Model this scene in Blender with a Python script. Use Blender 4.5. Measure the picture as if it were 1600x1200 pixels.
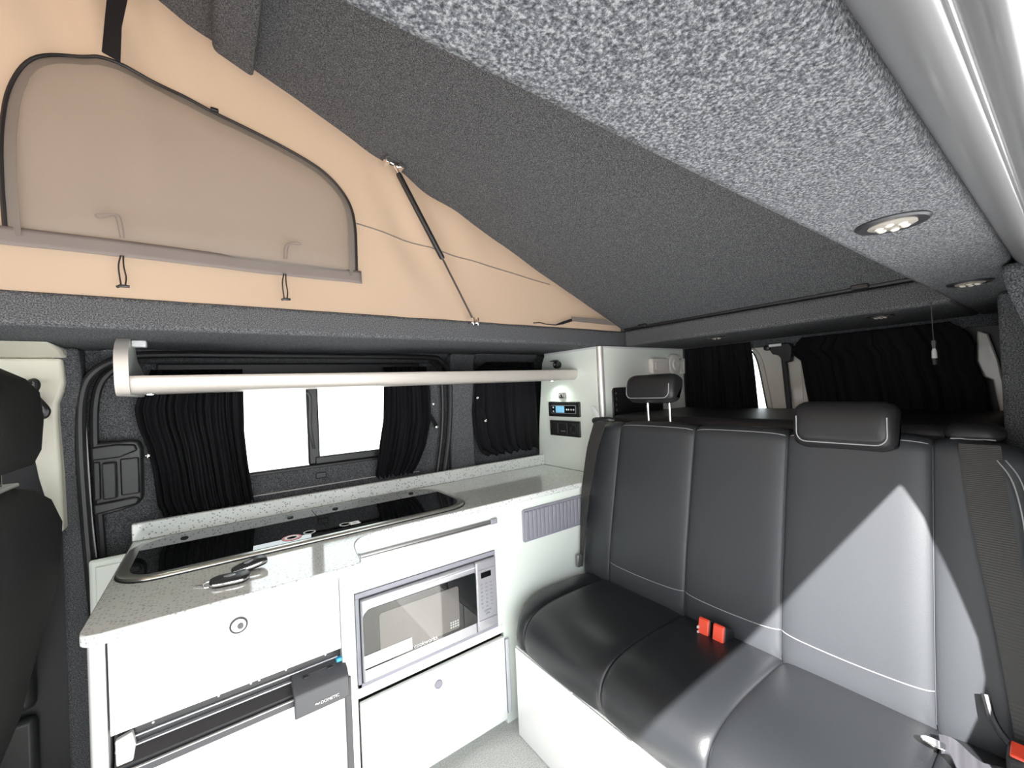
import bpy, bmesh, math, random
from mathutils import Vector, Matrix, noise
random.seed(7)
for o in list(bpy.data.objects): bpy.data.objects.remove(o)
SC = bpy.context.scene
COL = SC.collection
H = 1.152                       # camera height above the van floor; geometry below is written relative to the camera

# ------------------------------------------------------------------ camera
YAW, PITCH, ROLL, FPX = 0.6263667, 0.0110078, 0.0451174, 644.82
fwd = Vector((math.sin(YAW)*math.cos(PITCH), math.cos(YAW)*math.cos(PITCH), math.sin(PITCH)))
rt = Vector((math.cos(YAW), -math.sin(YAW), 0)); up = rt.cross(fwd)
r2 = rt*math.cos(ROLL) - up*math.sin(ROLL); u2 = rt*math.sin(ROLL) + up*math.cos(ROLL)
cam = bpy.data.cameras.new('camera'); camo = bpy.data.objects.new('camera', cam); COL.objects.link(camo)
cam.sensor_width = 36; cam.lens = FPX/1600*36; cam.clip_start = 0.01
m = Matrix(((r2.x, u2.x, -fwd.x, 0), (r2.y, u2.y, -fwd.y, 0), (r2.z, u2.z, -fwd.z, H), (0, 0, 0, 1)))
camo.matrix_world = m
SC.camera = camo

# ------------------------------------------------------------------ light and exposure
W = bpy.data.worlds.new('sky'); SC.world = W; W.use_nodes = True
bg = W.node_tree.nodes['Background']
bg.inputs[0].default_value = (0.90, 0.96, 1.0, 1); bg.inputs[1].default_value = 4.4
sun = bpy.data.lights.new('sun', 'SUN'); sun.energy = 34; sun.angle = 0.012; sun.color = (1.0, 0.97, 0.93)
suno = bpy.data.objects.new('sun', sun); COL.objects.link(suno)
SUND = Vector((1.0, 0.60, -0.89)).normalized()
suno.rotation_euler = SUND.to_track_quat('-Z', 'Y').to_euler(); suno.location = (-3, -3, 5)
SC.view_settings.view_transform = 'Standard'; SC.view_settings.look = 'None'
SC.view_settings.exposure = 0.0; SC.view_settings.gamma = 1.0; SC.view_settings.use_curve_mapping = False

# ------------------------------------------------------------------ materials
MT = {}
def mat(name, col, rough=0.5, metal=0.0, spec=0.5, coat=0.0, emit=None, estr=0.0):
    m = bpy.data.materials.new(name); m.use_nodes = True
    b = m.node_tree.nodes['Principled BSDF']
    b.inputs['Base Color'].default_value = (*col, 1); b.inputs['Roughness'].default_value = rough
    b.inputs['Metallic'].default_value = metal; b.inputs['Specular IOR Level'].default_value = spec
    b.inputs['Coat Weight'].default_value = coat; b.inputs['Coat Roughness'].default_value = 0.06
    if emit: b.inputs['Emission Color'].default_value = (*emit, 1); b.inputs['Emission Strength'].default_value = estr
    MT[name] = m
    return m
def nodes(m): return m.node_tree.nodes, m.node_tree.links, m.node_tree.nodes['Principled BSDF']
def coords(m, scale=(1, 1, 1)):
    n, l, b = nodes(m)
    tc = n.new('ShaderNodeTexCoord'); mp = n.new('ShaderNodeMapping'); mp.inputs['Scale'].default_value = scale
    l.new(tc.outputs['Object'], mp.inputs['Vector']); return mp.outputs['Vector']
def tex_noise(m, vec, scale, detail=3, rough=0.6):
    n, l, b = nodes(m); t = n.new('ShaderNodeTexNoise'); l.new(vec, t.inputs['Vector'])
    t.inputs['Scale'].default_value = scale; t.inputs['Detail'].default_value = detail; t.inputs['Roughness'].default_value = rough
    return t.outputs['Fac']
def ramp(m, fac, stops):
    n, l, b = nodes(m); r = n.new('ShaderNodeValToRGB'); l.new(fac, r.inputs['Fac'])
    el = r.color_ramp.elements
    while len(el) < len(stops): el.new(0.5)
    for e, (p, c) in zip(el, stops): e.position = p; e.color = (*c, 1)
    return r.outputs['Color']
def bump(m, fac, strength, dist):
    n, l, b = nodes(m); t = n.new('ShaderNodeBump'); t.inputs['Strength'].default_value = strength; t.inputs['Distance'].default_value = dist
    l.new(fac, t.inputs['Height']); l.new(t.outputs['Normal'], b.inputs['Normal'])
def setcol(m, c):
    n, l, b = nodes(m); l.new(c, b.inputs['Base Color'])

def carpet(name, lo, mid, hi, fine=330):
    m = mat(name, mid, 0.95, spec=0.1)
    v = coords(m); f = tex_noise(m, v, fine, 4, 0.75)
    setcol(m, ramp(m, f, [(0.36, lo), (0.5, mid), (0.64, hi)]))
    bump(m, f, 0.7, 0.004); return m
carpet('carpet', (0.027, 0.029, 0.033), (0.093, 0.097, 0.106), (0.245, 0.25, 0.265), 430)
carpet('floor_carpet', (0.48, 0.48, 0.46), (0.64, 0.64, 0.61), (0.78, 0.78, 0.75), 220)
mat('white_board', (0.79, 0.84, 0.79), 0.22, spec=0.5)
mat('white_gloss', (0.86, 0.86, 0.85), 0.12, coat=0.5)
mat('cream_plastic', (0.70, 0.68, 0.58), 0.45)
mat('white_plastic', (0.86, 0.83, 0.80), 0.35)
mat('aluminium', (0.74, 0.72, 0.70), 0.32, metal=0.55)
mat('shelf_aluminium', (0.54, 0.505, 0.475), 0.42, metal=0.3)
mat('chrome', (0.9, 0.9, 0.9), 0.08, metal=1)
mat('steel', (0.50, 0.50, 0.46), 0.28, metal=0.85)
mat('dark_steel', (0.30, 0.29, 0.29), 0.3, metal=0.7)
mat('black_plastic', (0.016, 0.016, 0.018), 0.38)
mat('charcoal_plastic', (0.016, 0.016, 0.018), 0.42)
mat('grey_plastic', (0.055, 0.055, 0.062), 0.4)
mat('vent_grey', (0.27, 0.27, 0.315), 0.5)
mat('black_glass', (0.006, 0.007, 0.008), 0.02, spec=0.6)
mat('window_glass_dark', (0.02, 0.02, 0.022), 0.3, spec=0.2)
mat('rubber', (0.012, 0.012, 0.014), 0.45)
mat('paint', (0.22, 0.22, 0.23), 0.30, metal=0.45, coat=0.1)
mat('body_paint', (0.72, 0.72, 0.72), 0.4)
mat('pillar_paint', (0.62, 0.60, 0.56), 0.3, coat=0.3)
mat('red_plastic', (0.90, 0.085, 0.04), 0.25)
mat('blue_plastic', (0.02, 0.32, 0.6), 0.3)
mat('lcd', (0.1, 0.3, 0.5), 0.3, emit=(0.30, 0.62, 0.85), estr=0.55)
mat('led', (1, 1, 1), 0.3, emit=(0.85, 1.0, 0.85), estr=22)
mat('lamp_lens', (0.30, 0.28, 0.25), 0.2, metal=0.3)
mat('led_cell', (0.50, 0.47, 0.42), 0.25)
mat('bezel_dark', (0.035, 0.035, 0.04), 0.35, metal=0.4)
mat('silver_plastic', (0.46, 0.455, 0.49), 0.3, metal=0.45)
mat('light_grey', (0.62, 0.63, 0.66), 0.45)
mat('plain_white', (0.88, 0.88, 0.86), 0.5)
mat('red_print', (0.65, 0.05, 0.04), 0.4)
mat('grey_print', (0.45, 0.46, 0.46), 0.4)
mat('white_print', (0.85, 0.85, 0.85), 0.5)
mat('stitch', (0.36, 0.36, 0.37), 0.6)
mat('concrete', (0.60, 0.60, 0.59), 0.9)
mat('flap_cloth', (0.20, 0.175, 0.165), 0.9, spec=0.1)
mat('dark_door', (0.02, 0.02, 0.023), 0.6)
# leather
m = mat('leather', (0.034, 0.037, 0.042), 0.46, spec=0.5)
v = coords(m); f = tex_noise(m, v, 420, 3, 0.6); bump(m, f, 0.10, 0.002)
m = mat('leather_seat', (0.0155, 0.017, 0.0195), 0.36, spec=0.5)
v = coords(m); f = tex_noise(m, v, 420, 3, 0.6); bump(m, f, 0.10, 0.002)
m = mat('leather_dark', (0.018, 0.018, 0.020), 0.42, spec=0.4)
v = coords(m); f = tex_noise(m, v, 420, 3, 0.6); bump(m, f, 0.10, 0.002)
m = mat('seat_cloth', (0.012, 0.012, 0.012), 0.7, spec=0.3)
v = coords(m); f = tex_noise(m, v, 500, 2, 0.6); bump(m, f, 0.3, 0.002)
m = mat('curtain', (0.009, 0.009, 0.011), 0.85, spec=0.15)
v = coords(m); f = tex_noise(m, v, 600, 2, 0.6); bump(m, f, 0.3, 0.001)
m = mat('webbing', (0.035, 0.034, 0.033), 0.6)
n, l, b = nodes(m); v = coords(m, (1, 1, 1)); wv = n.new('ShaderNodeTexWave'); wv.inputs['Scale'].default_value = 260
l.new(v, wv.inputs['Vector']); bump(m, wv.outputs['Fac'], 0.4, 0.001)
# speckled worktop
m = mat('worktop', (0.7, 0.72, 0.69), 0.10, spec=0.55, coat=0.3)
n, l, b = nodes(m); v = coords(m, (1, 2.1, 1))
vo = n.new('ShaderNodeTexVoronoi'); vo.inputs['Scale'].default_value = 150; l.new(v, vo.inputs['Vector'])
hs = n.new('ShaderNodeSeparateColor'); l.new(vo.outputs['Color'], hs.inputs[0])
gt = n.new('ShaderNodeMath'); gt.operation = 'GREATER_THAN'; gt.inputs[1].default_value = 0.50; l.new(hs.outputs[0], gt.inputs[0])
lt = n.new('ShaderNodeMath'); lt.operation = 'LESS_THAN'; lt.inputs[1].default_value = 0.36; l.new(vo.outputs['Distance'], lt.inputs[0])
mu = n.new('ShaderNodeMath'); mu.operation = 'MULTIPLY'; l.new(gt.outputs[0], mu.inputs[0]); l.new(lt.outputs[0], mu.inputs[1])
mx = n.new('ShaderNodeMix'); mx.data_type = 'RGBA'; l.new(mu.outputs[0], mx.inputs['Factor'])
mx.inputs[6].default_value = (0.76, 0.785, 0.765, 1); mx.inputs[7].default_value = (0.36, 0.385, 0.40, 1)
l.new(mx.outputs[2], b.inputs['Base Color'])
# canvas: cloth that lets daylight through
def cloth_trans(name, dif, tr, w=0.5, holes=0.0):
    m = bpy.data.materials.new(name); m.use_nodes = True; MT[name] = m
    n, l = m.node_tree.nodes, m.node_tree.links
    n.remove(n['Principled BSDF']); out = n['Material Output']
    d = n.new('ShaderNodeBsdfDiffuse'); d.inputs[0].default_value = (*dif, 1)
    t = n.new('ShaderNodeBsdfTranslucent'); t.inputs[0].default_value = (*tr, 1)
    a = n.new('ShaderNodeMixShader'); a.inputs[0].default_value = w; l.new(d.outputs[0], a.inputs[1]); l.new(t.outputs[0], a.inputs[2])
    last = a
    if holes:
        tp = n.new('ShaderNodeBsdfTransparent'); c = n.new('ShaderNodeMixShader'); c.inputs[0].default_value = holes
        l.new(a.outputs[0], c.inputs[1]); l.new(tp.outputs[0], c.inputs[2]); last = c
    tc = n.new('ShaderNodeTexCoord'); nz = n.new('ShaderNodeTexNoise'); nz.inputs['Scale'].default_value = 500
    l.new(tc.outputs['Object'], nz.inputs['Vector']); bp = n.new('ShaderNodeBump'); bp.inputs['Strength'].default_value = 0.2; bp.inputs['Distance'].default_value = 0.001
    l.new(nz.outputs['Fac'], bp.inputs['Height']); l.new(bp.outputs[0], d.inputs['Normal'])
    l.new(last.outputs[0], out.inputs[0]); return m
cloth_trans('canvas', (0.66, 0.50, 0.38), (0.178, 0.124, 0.085), 0.5)
cloth_trans('screen', (0.42, 0.39, 0.37), (0.30, 0.28, 0.26), 0.5, 0.42)
# clear pane
m = bpy.data.materials.new('pane'); m.use_nodes = True; MT['pane'] = m
n, l = m.node_tree.nodes, m.node_tree.links; n.remove(n['Principled BSDF'])
tp = n.new('ShaderNodeBsdfTransparent'); tp.inputs[0].default_value = (0.9, 0.92, 0.91, 1)
gl = n.new('ShaderNodeBsdfGlossy'); gl.inputs['Roughness'].default_value = 0.02
fr = n.new('ShaderNodeFresnel'); fr.inputs[0].default_value = 1.45
mxs = n.new('ShaderNodeMixShader'); l.new(fr.outputs[0], mxs.inputs[0]); l.new(tp.outputs[0], mxs.inputs[1]); l.new(gl.outputs[0], mxs.inputs[2])
l.new(mxs.outputs[0], n['Material Output'].inputs[0])

# ------------------------------------------------------------------ helpers
def thing(name, label, cat, loc, group=None):
    o = bpy.data.objects.new(name, None); COL.objects.link(o); o.empty_display_size = 0.05
    o.location = (loc[0], loc[1], loc[2]+H); o['label'] = label; o['category'] = cat
    if group: o['group'] = group
    return o
def rootloc(o):
    v = Vector((0, 0, 0))
    while o: v += o.location; o = o.parent
    return v
class MB:
    def __init__(s): s.v = []; s.f = []
    def add(s, vs, fs):
        k = len(s.v); s.v += [tuple(p) for p in vs]; s.f += [tuple(i+k for i in f) for f in fs]; return s
    def box(s, x0, x1, y0, y1, z0, z1):
        return s.add([(x0,y0,z0),(x1,y0,z0),(x1,y1,z0),(x0,y1,z0),(x0,y0,z1),(x1,y0,z1),(x1,y1,z1),(x0,y1,z1)],
                     [(0,3,2,1),(4,5,6,7),(0,1,5,4),(1,2,6,5),(2,3,7,6),(3,0,4,7)])
    def hexa(s, a, b):           # two quads (lists of four points), joined
        return s.add(list(a)+list(b), [(0,3,2,1),(4,5,6,7),(0,1,5,4),(1,2,6,5),(2,3,7,6),(3,0,4,7)])
    def prism(s, poly, axis, a, b):
        n = len(poly)
        def P(p, t):
            return {'x': (t, p[0], p[1]), 'y': (p[0], t, p[1]), 'z': (p[0], p[1], t)}[axis]
        vs = [P(p, a) for p in poly]+[P(p, b) for p in poly]
        fs = [tuple(range(n-1, -1, -1)), tuple(range(n, 2*n))]+[(i, (i+1) % n, n+(i+1) % n, n+i) for i in range(n)]
        return s.add(vs, fs)
    def loft(s, rings, cap=True, closed=True):
        n = len(rings[0]); vs = [p for r in rings for p in r]; fs = []
        for j in range(len(rings)-1):
            for i in range(n if closed else n-1):
                fs.append((j*n+i, j*n+(i+1) % n, (j+1)*n+(i+1) % n, (j+1)*n+i))
        if cap: fs += [tuple(range(n-1, -1, -1)), tuple((len(rings)-1)*n+i for i in range(n))]
        return s.add(vs, fs)
    def tube(s, pts, r, seg=8, closed=False):
        P = [Vector(p) for p in pts]; rings = []
        nrm = None
        for i, p in enumerate(P):
            if closed: t = P[(i+1) % len(P)]-P[i-1]
            else: t = P[min(i+1, len(P)-1)]-P[max(i-1, 0)]
            if t.length < 1e-9: t = Vector((0, 0, 1))
            t.normalize()
            if nrm is None: nrm = t.orthogonal().normalized()
            else:
                nrm = nrm-t*nrm.dot(t)
                nrm = nrm.normalized() if nrm.length > 1e-6 else t.orthogonal().normalized()
            bn = t.cross(nrm); rr = r[i] if isinstance(r, (list, tuple)) else r
            rings.append([p+(nrm*math.cos(a)+bn*math.sin(a))*rr for a in [2*math.pi*k/seg for k in range(seg)]])
        if closed: rings.append(rings[0])
        return s.loft(rings, cap=not closed)
    def cyl(s, p0, p1, r, seg=20, r1=None):
        return s.tube([p0, p1], [r, r if r1 is None else r1], seg)
    def lathe(s, c, axis, prof, seg=24):     # prof: (radius, offset along axis)
        ax = Vector(axis).normalized(); a = ax.orthogonal().normalized(); bb = ax.cross(a); c = Vector(c)
        return s.loft([[c+ax*h+(a*math.cos(t)+bb*math.sin(t))*r for t in [2*math.pi*k/seg for k in range(seg)]] for r, h in prof])
    def grid(s, fn, nu, nv):
        vs = [fn(i/nu, j/nv) for j in range(nv+1) for i in range(nu+1)]
        return s.add(vs, [(j*(nu+1)+i, j*(nu+1)+i+1, (j+1)*(nu+1)+i+1, (j+1)*(nu+1)+i) for j in range(nv) for i in range(nu)])
    def ribbon(s, L, R, th=0.0015):
        n = len(L); nv = []
        for i in range(n):
            a = Vector(L[min(i+1, n-1)])-Vector(L[max(i-1, 0)]); b = Vector(R[i])-Vector(L[i])
            nv.append(a.cross(b).normalized()*th)
        return s.loft([[Vector(L[i])+nv[i], Vector(R[i])+nv[i], Vector(R[i])-nv[i], Vector(L[i])-nv[i]] for i in range(n)])
    def build(s, name, mt, parent=None, bevel=0, seg=2, smooth=True, ang=35, solid=0, subsurf=0, recalc=True):
        me = bpy.data.meshes.new(name)
        off = rootloc(parent) if parent else Vector((0, 0, 0))
        me.from_pydata([(x-off.x, y-off.y, z+H-off.z) for x, y, z in s.v], [], s.f); me.update()
        if recalc:
            b = bmesh.new(); b.from_mesh(me); bmesh.ops.recalc_face_normals(b, faces=b.faces); b.to_mesh(me); b.free()
        if smooth: me.shade_smooth(); me.set_sharp_from_angle(angle=math.radians(ang))
        me.materials.append(MT[mt]); o = bpy.data.objects.new(name, me); COL.objects.link(o); o.parent = parent
        if solid: q = o.modifiers.new('solid', 'SOLIDIFY'); q.thickness = solid; q.offset = 0
        if bevel: q = o.modifiers.new('bevel', 'BEVEL'); q.width = bevel; q.segments = seg; q.limit_method = 'ANGLE'; q.harden_normals = False
        if subsurf: q = o.modifiers.new('sub', 'SUBSURF'); q.levels = subsurf; q.render_levels = subsurf
        return o
def tag(o, label, cat, group=None):
    o['label'] = label; o['category'] = cat
    if group: o['group'] = group
    return o
def struct(o, label=None): 
    o['kind'] = 'structure'
    if label: o['label'] = label
    return o
def text(name, s, mt, parent, origin, ux, uy, size, depth=0.0003):
    cu = bpy.data.curves.new(name, 'FONT'); cu.body = s; cu.size = 1; cu.align_x = 'LEFT'; cu.extrude = 0
    t = bpy.data.objects.new(name, cu); COL.objects.link(t); bpy.context.view_layer.update()
    me = bpy.data.meshes.new_from_object(t); bpy.data.objects.remove(t)
    ux, uy = Vector(ux), Vector(uy); off = rootloc(parent); o3 = Vector(origin)+Vector((0, 0, H))-off
    for q in me.vertices: q.co = o3+ux*q.co.x*size+uy*q.co.y*size
    me.materials.clear(); me.materials.append(MT[mt]); o = bpy.data.objects.new(name, me); COL.objects.link(o); o.parent = parent; return o
def rrect(x0, x1, y0, y1, r, n=6):
    if not isinstance(r, (tuple, list)): r = (r,)*4
    out = []
    for (cx, cy, a0, rr) in ((x1-r[0], y0+r[0], -90, r[0]), (x1-r[1], y1-r[1], 0, r[1]), (x0+r[2], y1-r[2], 90, r[2]), (x0+r[3], y0+r[3], 180, r[3])):
        for k in range(n+1):
            a = math.radians(a0+90*k/n); out.append((cx+rr*math.cos(a), cy+rr*math.sin(a)))
    return out
def cat(pts, n=6, closed=False):                       # Catmull-Rom
    P = [Vector(p) for p in pts]; N = len(P); out = []
    for i in range(N if closed else N-1):
        if closed: a, b, c, d = P[i-1], P[i], P[(i+1) % N], P[(i+2) % N]
        else: a, b, c, d = P[max(i-1, 0)], P[i], P[i+1], P[min(i+2, N-1)]
        for k in range(n):
            t = k/n
            out.append(0.5*((2*b)+(c-a)*t+(2*a-5*b+4*c-d)*t*t+(3*b-a-3*c+d)*t*t*t))
    if not closed: out.append(P[-1])
    return out
def lerp(tab, t):                                      # piecewise linear table
    tab = sorted(tab)
    if t <= tab[0][0]: return tab[0][1]
    for (a, va), (b, vb) in zip(tab, tab[1:]):
        if t <= b: return va+(vb-va)*(t-a)/(b-a)
    return tab[-1][1]

# ================================================================== THE VAN SHELL
ZC, ZT = 0.165, 0.235                                 # lining underside, top of the roof cut-out
FL = -H
o = MB().box(-30, 30, -30, 30, FL-0.56, FL-0.50).build('ground', 'concrete'); struct(o)
o = MB().box(-1.75, 2.0, -0.02, 1.74, FL-0.06, FL).build('floor', 'floor_carpet'); struct(o)
# fixed roof lining with the pop-top cut-out
OX0, OX1, OY0, OY1 = -1.0, 1.50, 0.183, 1.20
b = MB().box(-1.75, 2.0, 0.06, OY0, ZC, ZT).box(-1.75, 2.0, OY1, 1.74, ZC, ZT)
b.box(OX1, 2.0, OY0, OY1, ZC, ZT).box(OX1+0.03, 1.60, 0.06, 1.26, ZT, ZT+0.045).box(-1.75, OX0, OY0, OY1, ZC, ZT)
ceil = struct(b.build('ceiling', 'carpet', bevel=0.012, seg=3))
# kitchen side wall with two window holes
YW = 1.68
WX0, WX1, WZ0, WZ1 = -0.12, 0.70, -0.262, 0.115       # slider window
QX0, QX1, QZ0, QZ1 = 1.00, 1.55, -0.262, 0.10         # quarter window
b = MB()
b.box(-0.36, WX0, YW, 1.74, FL, ZC).box(WX0, WX1, YW, 1.74, FL, WZ0).box(WX0, WX1, YW, 1.74, WZ1, ZC)
b.box(WX1, QX0, YW, 1.74, FL, ZC).box(QX0, QX1, YW, 1.74, FL, QZ0).box(QX0, QX1, YW, 1.74, QZ1, ZC).box(QX1, 2.0, YW, 1.74, FL, ZC)
wall_r = struct(b.build('wall_right', 'carpet'))
# carpeted pillars standing proud of the door skin
b = MB().prism([(1.68, FL), (1.635, FL), (1.635, -0.2), (1.615, 0.1), (1.60, ZC), (1.68, ZC)], 'x', -0.345, -0.295)
b.build('pillar_carpet', 'carpet', wall_r, bevel=0.01)
b = MB().prism([(1.68, -0.40), (1.64, -0.40), (1.64, -0.1), (1.615, 0.12), (1.60, ZC), (1.68, ZC)], 'x', 0.845, 0.965)
b.build('pillar_carpet', 'carpet', wall_r, bevel=0.012)
b = MB().prism([(1.69, 0.125), (1.665, 0.125), (1.62, ZC), (1.69, ZC)], 'x', -0.26, 0.845)
b.build('cove_carpet', 'carpet', wall_r, bevel=0.01)
b = MB().prism([(1.69, 0.118), (1.66, 0.118), (1.60, ZC), (1.69, ZC)], 'x', 0.965, 1.33)
b.build('cove_carpet', 'carpet', wall_r, bevel=0.01)
# rubber door seal around the fixed door panel
pts = cat([(-0.262, 1.63, FL+0.02), (-0.285, 1.63, -0.60), (-0.296, 1.63, -0.35), (-0.302, 1.63, -0.10), (-0.295, 1.63, 0.04), (-0.265, 1.63, 0.105), (-0.20, 1.62, 0.14), (-0.10, 1.62, 0.150), (0.3, 1.62, 0.150), (0.72, 1.62, 0.148), (0.80, 1.62, 0.130), (0.838, 1.63, 0.07), (0.843, 1.635, -0.05), (0.83, 1.64, -0.2), (0.80, 1.64, -0.36)], 8)
seal = MB().tube(pts, 0.0115, 10).build('trim_1', 'rubber'); struct(seal)
pts2 = [(p[0]+0.024, 1.648, p[2]-0.004) for p in pts if p[0] < -0.2]
MB().tube(pts2, 0.010, 8).build('seal_lip', 'charcoal_plastic', seal)
pts2 = [(p[0]-0.028, 1.65, p[2]) for p in pts if p[0] > 0.79]
MB().tube(pts2, 0.008, 8).build('seal_lip', 'charcoal_plastic', seal)
MB().tube([(-0.292, 1.634, -0.05), (-0.290, 1.634, -0.12), (-0.286, 1.634, -0.30), (-0.280, 1.636, -0.42)], 0.0016, 6).build('metal_edge', 'aluminium', seal)
MB().tube([(0.09, 1.672, -0.328), (0.2, 1.672, -0.328), (0.5, 1.672, -0.327), (0.7, 1.672, -0.335)], 0.0022, 6).build('metal_edge', 'aluminium', seal)
# near side of the shell (behind and beside the camera)
b = MB().box(-1.75, -0.42, -0.06, 0.0, FL, -0.30).box(-1.75, -0.42, -0.06, 0.06, 0.125, ZT).box(-0.55, -0.42, -0.06, 0.0, -0.30, 0.115)
edge = [(0.77, 0.165), (0.79, 0.14), (0.837, 0.032), (0.865, -0.076), (0.889, -0.176), (0.913, -0.284), (0.914, -0.36), (0.895, -0.41), (0.85, -0.45), (0.84, -0.6), (0.90, -0.75), (0.92, FL)]  # unseen rear door-opening edge, its curve shaped to bound the bench sun patch
b.prism([(1.15, ZC)]+edge+[(1.15, FL)], 'y', -0.055, -0.025)
b.box(1.15, 2.0, -0.06, 0.0, FL, ZC)
wall_l = struct(b.build('wall_left', 'body_paint'))
b = MB().prism([(0.0, ZC), (0.074, ZC), (0.066, 0.12), (0.046, 0.04), (0.022, -0.05), (0.0, -0.12)], 'x', 1.03, 1.40)
b.build('pillar_carpet', 'carpet', wall_l, bevel=0.012)
b = MB().box(1.40, 1.97, 0.0, 0.105, FL, ZC)
b.build('side_carpet', 'carpet', wall_l, bevel=0.01)
# door header: painted profile outside the lining edge
prof = [(p[0], p[1]) for p in cat([(0.064, 0.186, 0), (0.0595, 0.175, 0), (0.054, 0.1645, 0), (0.0475, 0.1555, 0), (0.041, 0.149, 0), (0.034, 0.1455, 0), (0.0285, 0.1455, 0), (0.0275, 0.1465, 0)], 4)]
prof += [(p[0], p[1]) for p in cat([(0.0272, 0.1525, 0), (0.025, 0.1525, 0), (0.0215, 0.1475, 0), (0.018, 0.1430, 0), (0.0145, 0.1405, 0), (0.010, 0.1405, 0), (0.0, 0.1440, 0), (-0.012, 0.150, 0), (-0.03, 0.160, 0), (-0.055, 0.196, 0)], 3)]
prof += [(-0.058, 0.215), (0.0, 0.235), (0.064, 0.235)]
hdr = MB().prism(prof, 'x', -0.42, 2.0).build('trim_2', 'paint', ang=50); struct(hdr)
# cab: dash wall, far cab door, near roof
b = MB().box(-1.75, -1.68, -0.06, 1.74, FL, -0.22)
struct(b.build('wall_front', 'dark_door'))
b = MB().box(-1.68, -0.345, 1.66, 1.74, FL, -0.32).box(-1.68, -1.25, 1.66, 1.74, -0.32, ZC).box(-0.62, -0.345, 1.66, 1.74, -0.32, ZC).box(-1.25, -0.62, 1.66, 1.74, 0.10, ZC)
cabdoor = struct(b.build('door_3', 'dark_door'))
MB().box(-1.5, -0.40, 1.625, 1.66, -0.78, -0.40).build('door_card', 'charcoal_plastic', cabdoor, bevel=0.02)
MB().box(-1.5, -0.40, 1.630, 1.66, -1.12, -0.80).build('door_pocket', 'charcoal_plastic', cabdoor, bevel=0.02)
# beige B-pillar trim
pt = thing('pillar_trim', 'beige moulded plastic pillar trim behind the front seat headrest', 'trim', (-0.4, 1.62, -0.34))
out = [(-0.60, 0.135), (-0.325, 0.135), (-0.323, 0.07), (-0.328, 0.045), (-0.337, 0.015), (-0.338, -0.03), (-0.335, -0.15), (-0.333, -0.325), (-0.358, -0.335), (-0.362, -0.25), (-0.375, -0.18), (-0.385, -0.10), (-0.60, -0.08)]
MB().prism(out, 'y', 1.595, 1.658).build('lower_panel', 'cream_plastic', pt, bevel=0.008, seg=3)
MB().prism([(1.655, 0.137), (1.585, 0.137), (1.55, 0.150), (1.46, ZC-0.001), (1.655, ZC-0.001)], 'x', -0.9, -0.318).build('upper_panel', 'cream_plastic', pt, bevel=0.006)
b = MB().tube(cat([(-0.385, 1.585, 0.07), (-0.372, 1.58, 0.075), (-0.368, 1.578, 0.062), (-0.373, 1.58, 0.04), (-0.352, 1.57, 0.005), (-0.350, 1.57, -0.008), (-0.358, 1.572, -0.018), (-0.385, 1.58, -0.02)], 5), 0.007, 8)
g = tag(b.build('belt_loop', 'black_plastic'), 'black plastic seat belt loop on the beige pillar trim', 'belt loop')
MB().lathe((-0.385, 1.592, 0.02), (0, -1, 0), [(0.018, 0), (0.018, 0.012), (0.012, 0.018)]).build('anchor_cap', 'black_plastic', g)

# ------------------------------------------------------------------ windows in the side wall
w1 = struct(MB().box(WX0-0.02, WX1+0.02, 1.69, 1.712, WZ0-0.045, WZ0+0.012).box(WX0-0.02, WX1+0.02, 1.66, 1.712, WZ1-0.04, WZ1+0.012).box(WX0-0.02, WX0+0.05, 1.69, 1.712, WZ0, WZ1).box(WX1-0.05, WX1+0.02, 1.69, 1.712, WZ0, WZ1).build('window_1', 'charcoal_plastic', bevel=0.006))
MB().box(0.278, 0.318, 1.686, 1.708, WZ0+0.012, WZ1-0.03).build('window_frame', 'charcoal_plastic', w1, bevel=0.006)
MB().box(0.30, 0.66, 1.682, 1.706, WZ0+0.012, WZ0+0.040).build('window_frame', 'charcoal_plastic', w1, bevel=0.004)
MB().box(-0.08, 0.30, 1.684, 1.70, WZ0-0.03, WZ0-0.012).build('sliding_track', 'black_plastic', w1, bevel=0.003)
MB().box(0.30, 0.66, 1.684, 1.70, WZ0-0.03, WZ0-0.002).build('sliding_track', 'black_plastic', w1, bevel=0.003)
MB().box(0.298, 0.335, 1.676, 1.69, WZ0-0.04, WZ0-0.018).build('latch', 'black_plastic', w1, bevel=0.003)
MB().box(-0.08, 0.285, 1.696, 1.700, WZ0, WZ1-0.03).build('pane', 'pane', w1)
MB().box(0.31, 0.66, 1.704, 1.708, WZ0+0.03, WZ1-0.03).build('pane', 'pane', w1)
MB().tube(cat([(0.282, 1.68, 0.02), (0.29, 1.677, 0.0), (0.288, 1.675, -0.06), (0.287, 1.675, -0.11), (0.292, 1.677, -0.16), (0.297, 1.68, -0.19)], 5), 0.0045, 8).build('handle_strip', 'grey_plastic', w1)
MB().tube(cat([(0.02, 1.668, 0.088), (0.07, 1.667, 0.098), (0.12, 1.667, 0.101), (0.4, 1.667, 0.102), (0.62, 1.667, 0.101)], 5), 0.0014, 6).build('bright_bead', 'aluminium', w1)
w2 = struct(MB().box(QX0-0.012, QX1+0.012, 1.695, 1.712, QZ0-0.012, QZ0+0.012).box(QX0-0.012, QX1+0.012, 1.695, 1.712, QZ1-0.012, QZ1+0.012).box(QX0-0.012, QX0+0.012, 1.695, 1.712, QZ0, QZ1).box(QX1-0.012, QX1+0.012, 1.695, 1.712, QZ0, QZ1).build('window_2', 'rubber', bevel=0.004))
MB().box(QX0+0.01, QX1-0.01, 1.702, 1.706, QZ0+0.01, QZ1-0.01).build('pane', 'window_glass_dark', w2)

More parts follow.
